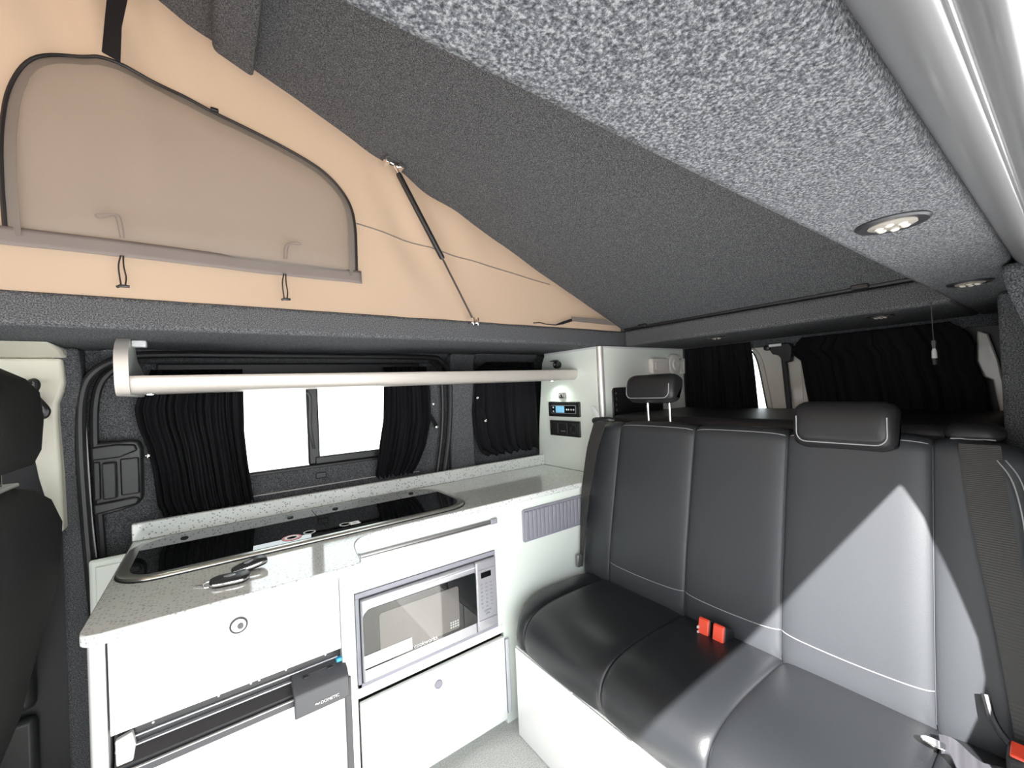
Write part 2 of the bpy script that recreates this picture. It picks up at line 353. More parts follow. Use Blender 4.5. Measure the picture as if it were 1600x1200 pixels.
# ------------------------------------------------------------------ rear of the van: two doors, header
XR = 1.96
b = MB().box(XR, 2.04, 0.0, 1.74, FL, -0.30).box(XR, 2.04, 0.10, 1.74, 0.13, ZC+0.03).box(XR, 2.04, 1.15, 1.74, -0.30, 0.13).box(XR, 2.04, 0.0, 0.13, -0.30, ZC+0.03)
struct(b.build('wall_rear', 'carpet'))
d1 = struct(MB().prism([(p[0], p[1]) for p in cat([(0.870, 0.132, 0), (0.855, 0.115, 0), (0.840, 0.06, 0), (0.823, -0.06, 0), (0.790, -0.30, 0)], 4)]+[(0.715, -0.30), (0.725, -0.10), (0.735, 0.13)], 'x', 1.95, 2.03).build('door_1', 'pillar_paint', bevel=0.006))
MB().tube(cat([(1.948, 0.866, 0.125), (1.946, 0.848, 0.10), (1.946, 0.834, 0.05), (1.946, 0.818, -0.06), (1.946, 0.786, -0.30)], 5), 0.003, 6).build('window_seal', 'rubber', d1)
MB().tube(cat([(1.946, 0.850, 0.128), (1.944, 0.830, 0.108), (1.944, 0.812, 0.05), (1.944, 0.796, -0.06), (1.944, 0.765, -0.30)], 5), 0.0016, 6).build('bright_bead', 'aluminium', d1)
MB().prism([(0.722, -0.30), (0.703, -0.30), (0.722, 0.09), (0.742, 0.09)], 'x', 1.935, 1.955).build('door_seal', 'rubber', d1, bevel=0.004)
d2 = struct(MB().prism([(0.703, -0.30), (0.60, -0.30), (0.62, -0.05), (0.645, 0.06), (0.665, 0.10), (0.68, 0.135), (0.735, 0.135)], 'x', 1.96, 2.03).build('door_2', 'pillar_paint', bevel=0.006))
MB().prism([(0.672, -0.30), (0.640, -0.30), (0.660, 0.03), (0.676, 0.06)], 'x', 1.950, 1.962).build('door_rib', 'pillar_paint', d2, bevel=0.005)
MB().prism([(0.190, 0.115), (0.168, 0.105), (0.150, 0.02), (0.130, -0.16), (0.150, -0.16), (0.164, -0.04), (0.182, -0.03), (0.194, 0.02)], 'x', 1.952, 1.966).build('door_edge', 'pillar_paint', d2, bevel=0.004)
MB().box(1.99, 1.994, 0.80, 1.16, -0.30, 0.135).build('pane', 'pane', d1)
MB().box(1.99, 1.994, 0.10, 0.70, -0.30, 0.14).build('pane', 'window_glass_dark', d2)
lt_ = thing('door_latch', 'black rear door latch with a white label under the roof lining', 'latch', (1.93, 0.74, 0.09))
MB().prism([(0.76, 0.137), (0.70, 0.137), (0.69, 0.12), (0.697, 0.06), (0.722, 0.055), (0.742, 0.088), (0.765, 0.095), (0.775, 0.115)], 'x', 1.915, 1.947).build('latch_body', 'black_plastic', lt_, bevel=0.004)
MB().box(1.912, 1.92, 0.728, 0.775, 0.126, 0.137).build('label_plate', 'plain_white', lt_, bevel=0.001)
MB().lathe((1.93, 0.786, 0.124), (-1, 0, 0), [(0.012, 0), (0.012, 0.014), (0.006, 0.018)], 16).build('bolt', 'black_plastic', lt_)

# ================================================================== ELEVATING ROOF
def zr(x): return 0.242+0.428*(1.50-x)
roof = thing('elevating_roof', 'raised pop-top roof panel lined with dark grey carpet', 'roof', (1.5, 0.7, 0.24))
b = MB().hexa([(-1.15, 0.06, zr(-1.15)), (1.52, 0.06, zr(1.52)), (1.52, 1.26, zr(1.52)), (-1.15, 1.26, zr(-1.15))],
              [(-1.15, 0.06, zr(-1.15)+0.05), (1.52, 0.06, zr(1.52)+0.05), (1.52, 1.26, zr(1.52)+0.05), (-1.15, 1.26, zr(-1.15)+0.05)])
b.build('roof_panel', 'carpet', roof, bevel=0.01)
b = MB()
for (x0, x1, y0, y1, dz) in ((0.022, 0.104, 0.10, 1.185, 0.042),):
    b.hexa([(x0, y0, zr(x0)-dz), (x1, y0, zr(x1)-dz), (x1, y1, zr(x1)-dz), (x0, y1, zr(x0)-dz)],
           [(x0, y0, zr(x0)+0.002), (x1, y0, zr(x1)+0.002), (x1, y1, zr(x1)+0.002), (x0, y1, zr(x0)+0.002)])
b.build('cross_beam', 'carpet', roof, bevel=0.012, seg=3)
MB().tube([(1.497, 0.2, 0.2405), (1.497, 1.19, 0.2405)], 0.006, 6).build('hinge_seal', 'rubber', roof)
for yy in (0.36, 1.09):
    MB().box(1.48, 1.51, yy-0.02, yy+0.02, 0.236, 0.25).build('hinge_catch', 'black_plastic', roof, bevel=0.003)
# canvas
cv = thing('tent_canvas', 'peach fabric pop-top side canvas with zipped window, glowing with daylight', 'canvas', (0.2, 1.2, 0.235))
def cz(x, z, y0=1.207):
    k = max(0.0, 1-(x+0.3)/2.0)
    h = min(1, max(0, (z-0.28)/0.45))
    k *= min(1, max(0, (z-0.245)/0.12))
    f1 = math.sin(x*38+z*16+2.2*noise.noise(Vector((x*2.0, z*1.5, 3.3))))*max(0, 0.15+noise.noise(Vector((x*2.6, z*1.2, 9.0))))
    return y0 + 0.030*k*h*f1 + 0.014*noise.noise(Vector((x*3.4+z*1.8, z*2.4, 1.7)))*k + 0.004*noise.noise(Vector((x*9-z*4, z*3+x*2, 5.1)))
X0c, X1c = -1.12, 1.488
b = MB().grid(lambda u, v: (lambda x: (x, cz(x, ZT+v*(zr(x)-ZT)), ZT-0.010+v*(zr(x)-ZT+0.014)))(X0c+(X1c-X0c)*u), 200, 60)
b.build('canvas_side', 'canvas', cv, recalc=False)
b = MB().grid(lambda u, v: (lambda x: (x, 0.165, ZT-0.010+v*(zr(x)-ZT+0.014)))(X0c+(X1c-X0c)*u), 30, 8)
b.build('canvas_side', 'canvas', cv, recalc=False)
b = MB().grid(lambda u, v: (X0c, 0.165+u*1.05, ZT-0.01+v*(zr(X0c)-ZT+0.015)), 8, 8)
b.build('canvas_front', 'canvas', cv, recalc=False)
# sewn-in seam across the cloth
MB().tube([(p[0], cz(p[0], p[1])-0.0005, p[1]) for p in cat([(0.345, 0.492, 0), (0.52, 0.468, 0), (0.7, 0.445, 0), (0.9, 0.420, 0), (1.08, 0.401, 0)], 6)], 0.0018, 6).build('seam', 'flap_cloth', cv)
# window with zip
wo = [(p[0], p[1]) for p in cat([(-0.312, 0.335, 0), (-0.315, 0.45, 0), (-0.313, 0.545, 0), (-0.303, 0.625, 0), (-0.278, 0.685, 0), (-0.237, 0.721, 0), (-0.19, 0.735, 0), (-0.161, 0.736, 0), (-0.08, 0.722, 0), (-0.003, 0.699, 0), (0.11, 0.668, 0), (0.215, 0.634, 0), (0.270, 0.606, 0), (0.310, 0.567, 0), (0.331, 0.524, 0), (0.338, 0.47, 0), (0.338, 0.40, 0), (0.338, 0.335, 0)], 5)]
n_ = len(wo); cx_, cz_ = 0.0, 0.50
vs = []; fs = []
RN = 26
for j in range(RN+1):
    t = j/RN
    for p in wo:
        x = cx_+(p[0]-cx_)*t; z = cz_+(p[1]-cz_)*t if t > 0 else cz_
        vs.append((x, cz(x, z)*0.35+1.207*0.65-0.006-0.020*math.sin(min(1, (1-t)*3)*math.pi/2)-0.006*noise.noise(Vector((x*5+z*3, z*6-x*2, 8.1))), z))
for j in range(RN):
    for i in range(n_): fs.append((j*n_+i, j*n_+(i+1) % n_, (j+1)*n_+(i+1) % n_, (j+1)*n_+i))
MB().add(vs, fs).build('window_screen', 'screen', cv, recalc=False)
ins = 0.022
rim = MB(); L = []; R = []
for i, p in enumerate(wo):
    a = Vector(wo[min(i+1, n_-1)])-Vector(wo[max(i-1, 0)]); nn = Vector((a.y, -a.x)).normalized()
    L.append((p[0], cz(p[0], p[1])-0.010, p[1])); q = (p[0]+nn.x*ins, p[1]+nn.y*ins); R.append((q[0], cz(q[0], q[1])-0.022, q[1]))
rim.ribbon(L, R, 0.0005).build('screen_border', 'screen', cv)
zp = MB().tube([(p[0], cz(*p)-0.011, p[1]) for p in wo], 0.0042, 8).build('zip', 'rubber', cv)
MB().box(0.014, 0.030, 1.180, 1.19, 0.689, 0.697).build('zip_slider', 'black_plastic', zp, bevel=0.002)
b = MB().grid(lambda u, v: (lambda x: (x, cz(x, 0.33)-0.016-0.003*math.sin(x*45)*v*0.5-0.004*v, 0.352-0.036*v))(-0.75+1.10*u), 90, 4)
fp = b.build('window_flap', 'flap_cloth', cv, solid=0.002, recalc=False)
for tx in (-0.148, 0.156):
    b = MB()
    for s_ in (-1, 1):
        b.tube(cat([(tx+s_*0.002, 1.180, 0.318), (tx+s_*0.004-0.002, 1.180, 0.296), (tx+s_*0.005, 1.182, 0.272), (tx+s_*0.003, 1.181, 0.254)], 5), 0.0016, 6)
    tg = b.build('toggle_cord', 'rubber', cv)
    MB().tube([(tx-0.010, 1.180, 0.2505), (tx-0.004, 1.178, 0.253), (tx+0.004, 1.178, 0.253), (tx+0.010, 1.180, 0.2535)], [0.0028, 0.0034, 0.0034, 0.0028], 8).build('toggle', 'black_plastic', tg)
    b = MB()
    if tx < 0: b.tube(cat([(tx+0.006, 1.165, 0.352), (tx+0.003, 1.165, 0.385), (tx-0.003, 1.165, 0.398), (tx-0.02, 1.165, 0.397), (tx-0.036, 1.165, 0.392), (tx-0.03, 1.165, 0.386), (tx-0.016, 1.165, 0.392), (tx-0.006, 1.165, 0.392), (tx, 1.165, 0.352)], 5), 0.0014, 6)
    else: b.tube(cat([(tx-0.002, 1.165, 0.352), (tx+0.001, 1.165, 0.384), (tx+0.014, 1.165, 0.395), (tx+0.03, 1.165, 0.399), (tx+0.038, 1.165, 0.395), (tx+0.026, 1.165, 0.392), (tx+0.01, 1.165, 0.388), (tx+0.004, 1.165, 0.352)], 5), 0.0014, 6)
    b.build('tie_cord', 'flap_cloth', cv)
# small folded band near the hinge
b = MB().ribbon([(1.169, 1.188, 0.276), (1.27, 1.188, 0.277), (1.372, 1.188, 0.277)], [(1.169, 1.186, 0.259), (1.27, 1.186, 0.257), (1.43, 1.186, 0.255)], 0.002)
b.build('hem_band', 'flap_cloth', cv)
MB().ribbon([(0.97, 1.189, 0.241), (1.0, 1.188, 0.245), (1.03, 1.188, 0.240), (1.08, 1.188, 0.240), (1.12, 1.188, 0.255), (1.172, 1.188, 0.270)], [(0.97, 1.187, 0.238), (1.0, 1.187, 0.241), (1.03, 1.187, 0.238), (1.08, 1.187, 0.236), (1.12, 1.187, 0.243), (1.172, 1.187, 0.258)], 0.001).build('elastic_strap', 'rubber', cv)
# black webbing strap
st = MB().ribbon([(-0.166, 1.165, 0.735), (-0.160, 1.163, 0.80), (-0.152, 1.16, 0.88), (-0.150, 1.158, zr(-0.15)+0.005)], [(-0.138, 1.165, 0.725), (-0.134, 1.163, 0.80), (-0.120, 1.16, 0.88), (-0.118, 1.158, zr(-0.12)+0.005)], 0.0016).build('webbing_strap', 'rubber')
tag(st, 'black webbing strap hanging from the roof in front of the peach canvas', 'strap')
# gas strut
gs = thing('gas_strut', 'black gas strut propping the raised roof across the peach canvas', 'gas strut', (0.70, 1.165, 0.22))
pT, pM, pB = Vector((0.462, 1.165, 0.652)), Vector((0.596, 1.165, 0.417)), Vector((0.703, 1.165, 0.222))
MB().tube([pT, pT+(pM-pT)*0.02, pM-(pM-pT)*0.02, pM], [0.007, 0.0085, 0.0085, 0.007], 14).build('cylinder', 'black_plastic', gs)
MB().cyl(pM, pB, 0.0030, 10).build('rod', 'charcoal_plastic', gs)
MB().tube([pT, pT+Vector((-0.010, 0, 0.018)), pT+Vector((-0.013, 0.004, 0.024))], [0.0045, 0.0055, 0.004], 10).build('end_fitting', 'chrome', gs)
b = MB().box(0.425, 0.437, 1.155, 1.185, 0.672, 0.69).box(0.462, 0.476, 1.15, 1.18, 0.664, 0.676)
b.tube([(0.43, 1.165, 0.682), (0.45, 1.165, 0.675), (0.47, 1.165, 0.668)], 0.003, 8)
b.build('top_bracket', 'chrome', gs, bevel=0.002)
b = MB().box(0.692, 0.697, 1.155, 1.205, 0.212, 0.238).box(0.709, 0.714, 1.155, 1.205, 0.212, 0.238).cyl((0.69, 1.165, 0.222), (0.716, 1.165, 0.222), 0.004, 10)
b.build('bottom_bracket', 'chrome', gs, bevel=0.001)

# ------------------------------------------------------------------ downlights
def downlight(x, y, r, label):
    t = thing('downlight', label, 'ceiling light', (x, y, ZC), 'recessed ceiling downlights')
    MB().lathe((x, y, ZC+0.004), (0, 0, -1), [(r, 0), (r, 0.0055), (r*0.93, 0.0075), (r*0.66, 0.0065), (r*0.64, 0.003)], 40).build('bezel', 'bezel_dark', t)
    MB().lathe((x, y, ZC+0.002), (0, 0, -1), [(r*0.655, 0), (r*0.655, 0.0055), (r*0.5, 0.0072), (0.001, 0.0078)], 32).build('lens', 'lamp_lens', t)
    for k in range(6):
        a = k*math.pi/3
        MB().lathe((x+math.cos(a)*r*0.36, y+math.sin(a)*r*0.36, ZC-0.0040), (0, 0, -1), [(r*0.13, 0), (r*0.13, 0.002), (r*0.08, 0.0032)], 12).build('led_cell', 'led_cell', t)
downlight(0.615, 0.118, 0.032, 'large round downlight in the light-lit near ceiling strip above the bench')
downlight(1.187, 0.121, 0.032, 'downlight at the dim rear end of the near ceiling strip')
downlight(1.608, 0.837, 0.032, 'downlight under the rear roof beam nearest the white cabinet')
downlight(1.605, 0.345, 0.032, 'downlight under the rear roof beam beside the hanging cord')
cd = thing('pull_cord', 'thin black cord with clip hanging in front of the rear curtain', 'cord', (1.45, 0.213, 0.0))
MB().tube(cat([(1.448, 0.214, ZC+0.002), (1.45, 0.214, 0.10), (1.45, 0.2135, 0.065)], 4), 0.0012, 6).build('cord', 'rubber', cd)
MB().tube([(1.45, 0.2135, 0.072), (1.45, 0.2135, 0.066), (1.45, 0.2135, 0.052)], [0.004, 0.0045, 0.003], 8).build('cord_knot', 'grey_plastic', cd)
MB().tube([(1.45, 0.2135, 0.052), (1.45, 0.2135, 0.045), (1.45, 0.2135, 0.028)], [0.003, 0.005, 0.0055], 10).build('clip', 'grey_print', cd)
MB().tube([(1.45, 0.2135, 0.028), (1.45, 0.2135, 0.012)], [0.0055, 0.004], 10).build('clip_end', 'black_plastic', cd)

# ================================================================== KITCHEN
YF, YR = 1.02, 1.20           # fridge front plane, rear cabinet front plane
ZW = -0.387
wt = thing('worktop', 'pale speckled stone-effect worktop running along the kitchen', 'worktop', (0.5, 1.3, ZW-0.02))
poly = [(-0.2, 1.61), (-0.2, 1.03), (-0.197, 1.012), (-0.188, 1.003), (-0.17, 0.998)]
poly += [(0.245, 0.992), (0.262, 0.994), (0.268, 1.003)]
poly += [(p[0], p[1]) for p in cat([(0.272, 1.03, 0), (0.278, 1.08, 0), (0.288, 1.13, 0), (0.312, 1.168, 0), (0.36, 1.186, 0), (0.43, 1.189, 0)], 5)] + [(1.333, 1.189), (1.333, 1.61)]
MB().prism(poly, 'z', ZW-0.020, ZW).build('slab', 'worktop', wt, bevel=0.003, ang=30)
MB().box(-0.2, 1.333, 1.592, 1.612, ZW+0.0005, -0.337).build('upstand', 'worktop', wt, bevel=0.003)
# fridge cabinet
fc = thing('fridge_cabinet', 'white kitchen cabinet under the worktop, housing the fridge and the lockable flap', 'cabinet', (0.03, 1.3, FL))
MB().prism([(-0.168, YF+0.0), (-0.178, YF+0.002), (-0.188, YF+0.010), (-0.194, YF+0.022), (-0.195, YF+0.04), (-0.195, 1.59), (-0.180, 1.59), (-0.180, 1.06), (-0.168, 1.06)], 'z', FL, ZW-0.0205).build('side_panel', 'white_gloss', fc, ang=50)
MB().box(0.222, 0.252, YF, 1.59, FL, ZW-0.0205).build('side_panel', 'white_board', fc, bevel=0.003)
MB().box(0.244, 0.2525, YF-0.001, YF+0.008, FL, ZW-0.022).build('edge_strip', 'light_grey', fc, bevel=0.002)
MB().box(-0.18, 0.222, 1.58, 1.59, FL, ZW-0.03).build('back_panel', 'white_board', fc)
fl = MB().box(-0.1645, 0.2195, YF-0.002, YF+0.014, -0.578, ZW-0.024).build('flap_door', 'white_gloss', fc, bevel=0.002)
MB().lathe((0.027, YF-0.002, -0.453), (0, -1, 0), [(0.0158, 0), (0.0158, 0.003), (0.0142, 0.0042), (0.0128, 0.003)], 28).build('lock_ring', 'grey_plastic', fl)
MB().lathe((0.027, YF-0.002, -0.453), (0, -1, 0), [(0.0128, 0), (0.0125, 0.0036), (0.001, 0.0036)], 28).build('push_lock', 'white_plastic', fl)
MB().lathe((0.030, YF-0.005, -0.454), (0, -1, 0), [(0.0055, 0), (0.005, 0.0045), (0.001, 0.005)], 16).build('lock_button', 'grey_plastic', fl)
MB().box(-0.2855, -0.2, 1.575, 1.59, FL, -0.412).build('corner_panel', 'white_board', fc, bevel=0.012, seg=3)
MB().box(-0.272, -0.213, 1.571, 1.576, -0.60, -0.43).build('corner_panel_recess', 'white_board', fc, bevel=0.01, seg=3)
# fridge
fg = thing('fridge', 'compact built-in fridge with black top vent and grey corner latch', 'fridge', (0.03, 1.25, FL+0.03))
MB().box(-0.158, 0.214, YF+0.06, 1.5, FL+0.03, -0.584).build('body', 'charcoal_plastic', fg, bevel=0.004)
MB().box(-0.164, 0.2215, YF+0.022, YF+0.06, -0.645, -0.581).build('vent_panel', 'black_plastic', fg, bevel=0.002)
for (z0, y0) in ((-0.604, 0.018), (-0.618, 0.014)):
    MB().box(-0.162, 0.215, YF+y0, YF+0.024, z0-0.0015, z0+0.001).build('vent_trim', 'silver_plastic', fg)
MB().prism([(YF+0.022, -0.620), (YF+0.004, -0.640), (YF+0.004, -0.646), (YF+0.022, -0.646)], 'x', -0.162, 0.119).build('control_strip', 'black_plastic', fg)
for k, (x, z) in enumerate(((0.19, -0.592), (0.11, -0.592), (0.06, -0.592), (0.045, -0.592), (-0.01, -0.592), (-0.11, -0.594))):
    MB().lathe((x, YF+0.022, z), (0, -1, 0), [(0.0022, 0), (0.002, 0.001)], 8).build('vent_screw', 'silver_plastic', fg)
MB().prism([(-0.160, -0.594), (-0.137, -0.588), (-0.133, -0.612), (-0.139, -0.655), (-0.160, -0.650)], 'y', YF+0.006, YF+0.018).build('hinge_plate', 'aluminium', fg, bevel=0.002)
fd = MB().box(-0.152, 0.2245, YF+0.0, YF+0.05, FL+0.05, -0.662).build('fridge_door', 'white_gloss', fg, bevel=0.003)
MB().box(-0.162, 0.226, YF-0.004, YF+0.052, -0.662, -0.647).build('door_top_rail', 'grey_plastic', fd, bevel=0.002)
MB().box(-0.162, 0.12, YF-0.0048, YF+0.0, -0.6485, -0.6468).build('rail_bead', 'aluminium', fd)
MB().box(0.2235, 0.238, YF-0.004, YF+0.052, FL+0.05, -0.648).build('door_side_rail', 'grey_plastic', fd, bevel=0.002)
MB().box(-0.164, -0.152, YF-0.002, YF+0.052, FL+0.05, -0.648).build('door_side_rail', 'grey_plastic', fd, bevel=0.002)
la = MB().prism([(YF+0.03, -0.602), (YF-0.012, -0.618), (YF-0.024, -0.632), (YF-0.026, -0.676), (YF-0.020, -0.680), (YF-0.020, -0.640), (YF+0.03, -0.64)], 'x', 0.118, 0.229).build('latch_cover', 'grey_plastic', fg, bevel=0.004)
MB().box(0.14, 0.205, YF+0.0055, YF+0.0075, -0.6122, -0.6098).build('latch_slot', 'black_plastic', la)
for x in (0.145, 0.195): MB().box(x-0.005, x+0.005, YF-0.002, YF+0.004, -0.614, -0.6105).build('latch_slot', 'black_plastic', la, bevel=0.001)
MB().box(0.208, 0.220, YF-0.004, YF+0.006, -0.606, -0.597).build('latch_button', 'blue_plastic', la, bevel=0.002)
text('brand_lettering', 'DOMETIC', 'white_print', la, (0.168, YF-0.0264, -0.6655), (1, 0, 0), (0, 0, 1), 0.0088)
MB().ribbon([(0.1575, YF-0.0264, -0.661), (0.1605, YF-0.0264, -0.6595), (0.1635, YF-0.0264, -0.6615), (0.1665, YF-0.0264, -0.660)], [(0.1575, YF-0.0264, -0.6635), (0.1605, YF-0.0264, -0.662), (0.1635, YF-0.0264, -0.664), (0.1665, YF-0.0264, -0.6625)], 0.0002).build('brand_mark', 'white_print', la)
# rear cabinet with microwave opening
rc = thing('microwave_cabinet', 'pale green-white cabinet run with microwave opening, from fridge to bench', 'cabinet', (0.8, 1.4, FL))
MB().box(0.2525, 0.785, YR, YR+0.016, -0.5485, ZW-0.0205).build('top_panel', 'white_board', rc, bevel=0.002)
MB().box(0.2525, 0.298, YR, YR+0.016, FL, -0.5485).build('stile', 'white_board', rc, bevel=0.002)
MB().box(0.298, 0.785, YR, YR+0.016, -0.838, -0.808).build('cross_rail', 'white_board', rc, bevel=0.002)
MB().box(0.785, 1.90, YR, YR+0.016, FL, ZW-0.0205).build('side_panel', 'white_board', rc, bevel=0.002)
MB().box(0.762, 0.785, YR, YR+0.016, -0.808, -0.5485).build('stile', 'white_board', rc, bevel=0.002)
MB().box(0.298, 0.785, YR+0.02, YR+0.035, FL, FL+0.025).build('plinth', 'white_board', rc)
MB().box(0.785, 0.8, YR-0.010, YR, FL+0.04, -0.86).build('corner_post', 'light_grey', rc, bevel=0.003)
MB().box(0.298, 0.785, YR+0.016, 1.58, -0.826, -0.812).build('shelf_board', 'white_board', rc)
ld = MB().box(0.300, 0.779, YR-0.014, YR+0.002, FL+0.028, -0.845).build('lower_door', 'white_gloss', rc, bevel=0.003)
MB().lathe((0.53, YR-0.014, -0.892), (0, -1, 0), [(0.013, 0), (0.013, 0.003), (0.0105, 0.005), (0.009, 0.0035), (0.001, 0.0045)], 24).build('push_knob', 'vent_grey', ld)
tr = thing('table_rail', 'long slim aluminium table rail on the cabinet front below the worktop edge', 'rail', (0.55, 1.19, -0.452))
MB().prism([(YR, -0.443), (YR-0.007, -0.443), (YR-0.009, -0.446), (YR-0.009, -0.450), (YR-0.003, -0.450), (YR-0.003, -0.453), (YR-0.008, -0.453), (YR-0.008, -0.457), (YR, -0.457)], 'x', 0.315, 0.757).build('rail_profile', 'dark_steel', tr)
MB().box(0.748, 0.774, YR-0.011, YR, -0.459, -0.440).build('end_cap', 'vent_grey', tr, bevel=0.003)
MB().box(0.305, 0.318, YR-0.011, YR, -0.459, -0.440).build('end_cap', 'vent_grey', tr, bevel=0.003)
# ribbed vent
vt = thing('ribbed_vent', 'grey ribbed plastic panel set in the cabinet side by the seat belt', 'vent', (1.04, 1.19, -0.556))
MB().prism(rrect(0.884, 1.215, -0.556, -0.438, 0.010), 'y', YR-0.006, YR).build('vent_frame', 'vent_grey', vt, bevel=0.002)
for k in range(17):
    x = 0.892+k*0.019
    MB().box(x, x+0.0155, YR-0.0105, YR-0.005, -0.548, -0.446).build('rib', 'vent_grey', vt, bevel=0.0035, seg=2)
# microwave
mw = thing('microwave', 'silver microwave oven built into the cabinet below the table rail', 'microwave', (0.53, 1.35, -0.808))
MB().box(0.312, 0.752, YR+0.01, YR+0.33, -0.80, -0.56).build('body', 'silver_plastic', mw, bevel=0.005)
b = MB().box(0.2985, 0.762, YR-0.004, YR+0.012, -0.5635, -0.549).box(0.2985, 0.3085, YR-0.004, YR+0.012, -0.808, -0.5635).box(0.2985, 0.762, YR-0.004, YR+0.012, -0.808, -0.797).box(0.756, 0.762, YR-0.004, YR+0.012, -0.797, -0.5635)
b.build('trim_frame', 'vent_grey', mw, bevel=0.001)
dr = MB().box(0.3105, 0.6755, YR-0.016, YR+0.01, -0.795, -0.566).build('door', 'silver_plastic', mw, bevel=0.006, seg=3)
MB().prism(rrect(0.3145, 0.6735, -0.757, -0.5945, (0.004, 0.004, 0.022, 0.004)), 'y', YR-0.0185, YR-0.0155).build('door_glass', 'black_glass', dr)
mat('tinted_window', (0.115, 0.105, 0.10), 0.04, spec=0.6)
MB().prism(rrect(0.358, 0.609, -0.747, -0.616, 0.008), 'y', YR-0.0192, YR-0.018).build('door_window', 'tinted_window', dr)
MB().ribbon([(p[0], YR-0.0165, p[1]) for p in cat([(0.318, -0.600, 0), (0.34, -0.587, 0), (0.40, -0.580, 0), (0.5, -0.578, 0), (0.674, -0.577, 0)], 4)], [(p[0], YR-0.0165, p[1]-0.003) for p in cat([(0.318, -0.600, 0), (0.34, -0.587, 0), (0.40, -0.580, 0), (0.5, -0.578, 0), (0.674, -0.577, 0)], 4)], 0.001).build('door_groove', 'light_grey', dr)
MB().box(0.312, 0.450, YR-0.0205, YR-0.019, -0.751, -0.7165).build('white_rectangle', 'plain_white', dr)  # plain white rectangle, low on the left of the door glass
text('brand_lettering', 'cookworks', 'white_print', dr, (0.456, YR-0.0194, -0.7525), (1, 0, 0), (0, 0, 1), 0.0165)
for k in range(4):
    for j in range(3):
        MB().box(0.576+k*0.008, 0.581+k*0.008, YR-0.0196, YR-0.019, -0.7395+j*0.0075, -0.735+j*0.0075).build('printed_mark', 'grey_print', dr)
cp = MB().box(0.677, 0.7555, YR-0.015, YR+0.01, -0.795, -0.566).build('control_panel', 'silver_plastic', mw, bevel=0.006, seg=3)
MB().box(0.681, 0.7515, YR-0.0165, YR-0.014, -0.752, -0.594).build('key_pad', 'silver_plastic', cp, bevel=0.001)
MB().box(0.694, 0.733, YR-0.018, YR-0.016, -0.621, -0.603).build('display', 'black_glass', cp)
for r_ in range(7):
    for c_ in range(3):
        MB().prism(rrect(0.691+c_*0.0185, 0.700+c_*0.0185, -0.644-r_*0.0125, -0.640-r_*0.0125, 0.0018, 3), 'y', YR-0.0178, YR-0.016).build('button', 'vent_grey', cp)
for x0, x1, z in ((0.702, 0.730, -0.731), (0.708, 0.724, -0.742)):
    MB().prism(rrect(x0, x1, z-0.003, z+0.003, 0.003, 4), 'y', YR-0.0182, YR-0.016).build('button', 'vent_grey', cp)
ob = MB().box(0.681, 0.7515, YR-0.0175, YR-0.014, -0.789, -0.757).build('open_button', 'silver_plastic', cp, bevel=0.003)

# ------------------------------------------------------------------ hob and sink unit
hb = thing('hob_sink_unit', 'long steel framed hob and sink with two black glass lids set in the worktop', 'hob', (0.25, 1.38, ZW))
def hobring(i, z):
    return [(x, y, z) for x, y in rrect(-0.192+i, 0.698-i, 1.214+i*0.8, 1.555-i*0.5, (0.09-i*0.8, 0.10-i*0.7, 0.09-i*0.7, 0.085-i*0.8), 8)]
b = MB().loft([hobring(0.003, ZW+0.0005), hobring(0.0, ZW+0.003), hobring(0.001, ZW+0.0075), hobring(0.005, ZW+0.0095), hobring(0.024, ZW+0.0095), hobring(0.0245, ZW+0.004)], cap=True)
b.build('frame', 'steel', hb, ang=50)
b = MB().loft([hobring(-0.0025, ZW+0.0002), hobring(-0.0025, ZW+0.0022), hobring(0.002, ZW+0.0022)], cap=True); b.build('frame_gasket', 'rubber', hb)
def clip_poly(poly, xa, xb):
    def cl(P, c, keep):
        out = []
        for i in range(len(P)):
            a, bb = P[i], P[(i+1) % len(P)]; ia, ib = keep(a[0]), keep(bb[0])
            if ia: out.append(a)
            if ia != ib: t = (c-a[0])/(bb[0]-a[0]); out.append((c, a[1]+t*(bb[1]-a[1])))
        return out
    return cl(cl(poly, xa, lambda x: x >= xa), xb, lambda x: x <= xb)
gp = [(p[0], p[1]) for p in hobring(0.0235, 0)]
gz = ZW+0.0105
for xa, xb in ((-1, 0.2525), (0.2545, 2)):
    g = MB().prism(clip_poly(gp, xa, xb), 'z', ZW+0.005, gz).build('glass_lid', 'black_glass', hb)
    for x, y in ((-0.078, 1.487), (0.185, 1.485), (0.319, 1.485), (0.589, 1.492)):
        if xa <= x <= xb: MB().lathe((x, y, gz), (0, 0, 1), [(0.009, 0), (0.009, 0.002), (0.006, 0.004), (0.001, 0.0045)], 16).build('rubber_stud', 'rubber', g)
    def ring(x, y, r0, r1, mt, nm): MB().lathe((x, y, gz), (0, 0, 1), [(r0, 0), (r0, 0.0008), (r1, 0.0008), (r1, 0.0)], 28).build(nm, mt, g)
    if xa < 0:
        ring(0.160, 1.268, 0.024, 0.014, 'red_print', 'warning_ring'); MB().lathe((0.160, 1.268, gz), (0, 0, 1), [(0.0175, 0), (0.0175, 0.0012), (0.012, 0.0012), (0.012, 0)], 28).build('warning_ring', 'white_print', g)
        ring(0.206, 1.283, 0.016, 0.012, 'grey_print', 'finger_hole_rim')
    else:
        ring(0.301, 1.283, 0.016, 0.012, 'grey_print', 'finger_hole_rim')
        s_ = MB().box(0.313, 0.341, 1.265, 1.293, gz, gz+0.0006).build('paper_sticker', 'plain_white', g)
        MB().lathe((0.327, 1.279, gz+0.0006), (0, 0, 1), [(0.007, 0), (0.007, 0.0003), (0.001, 0.0003)], 12).build('sticker_mark', 'grey_print', g)
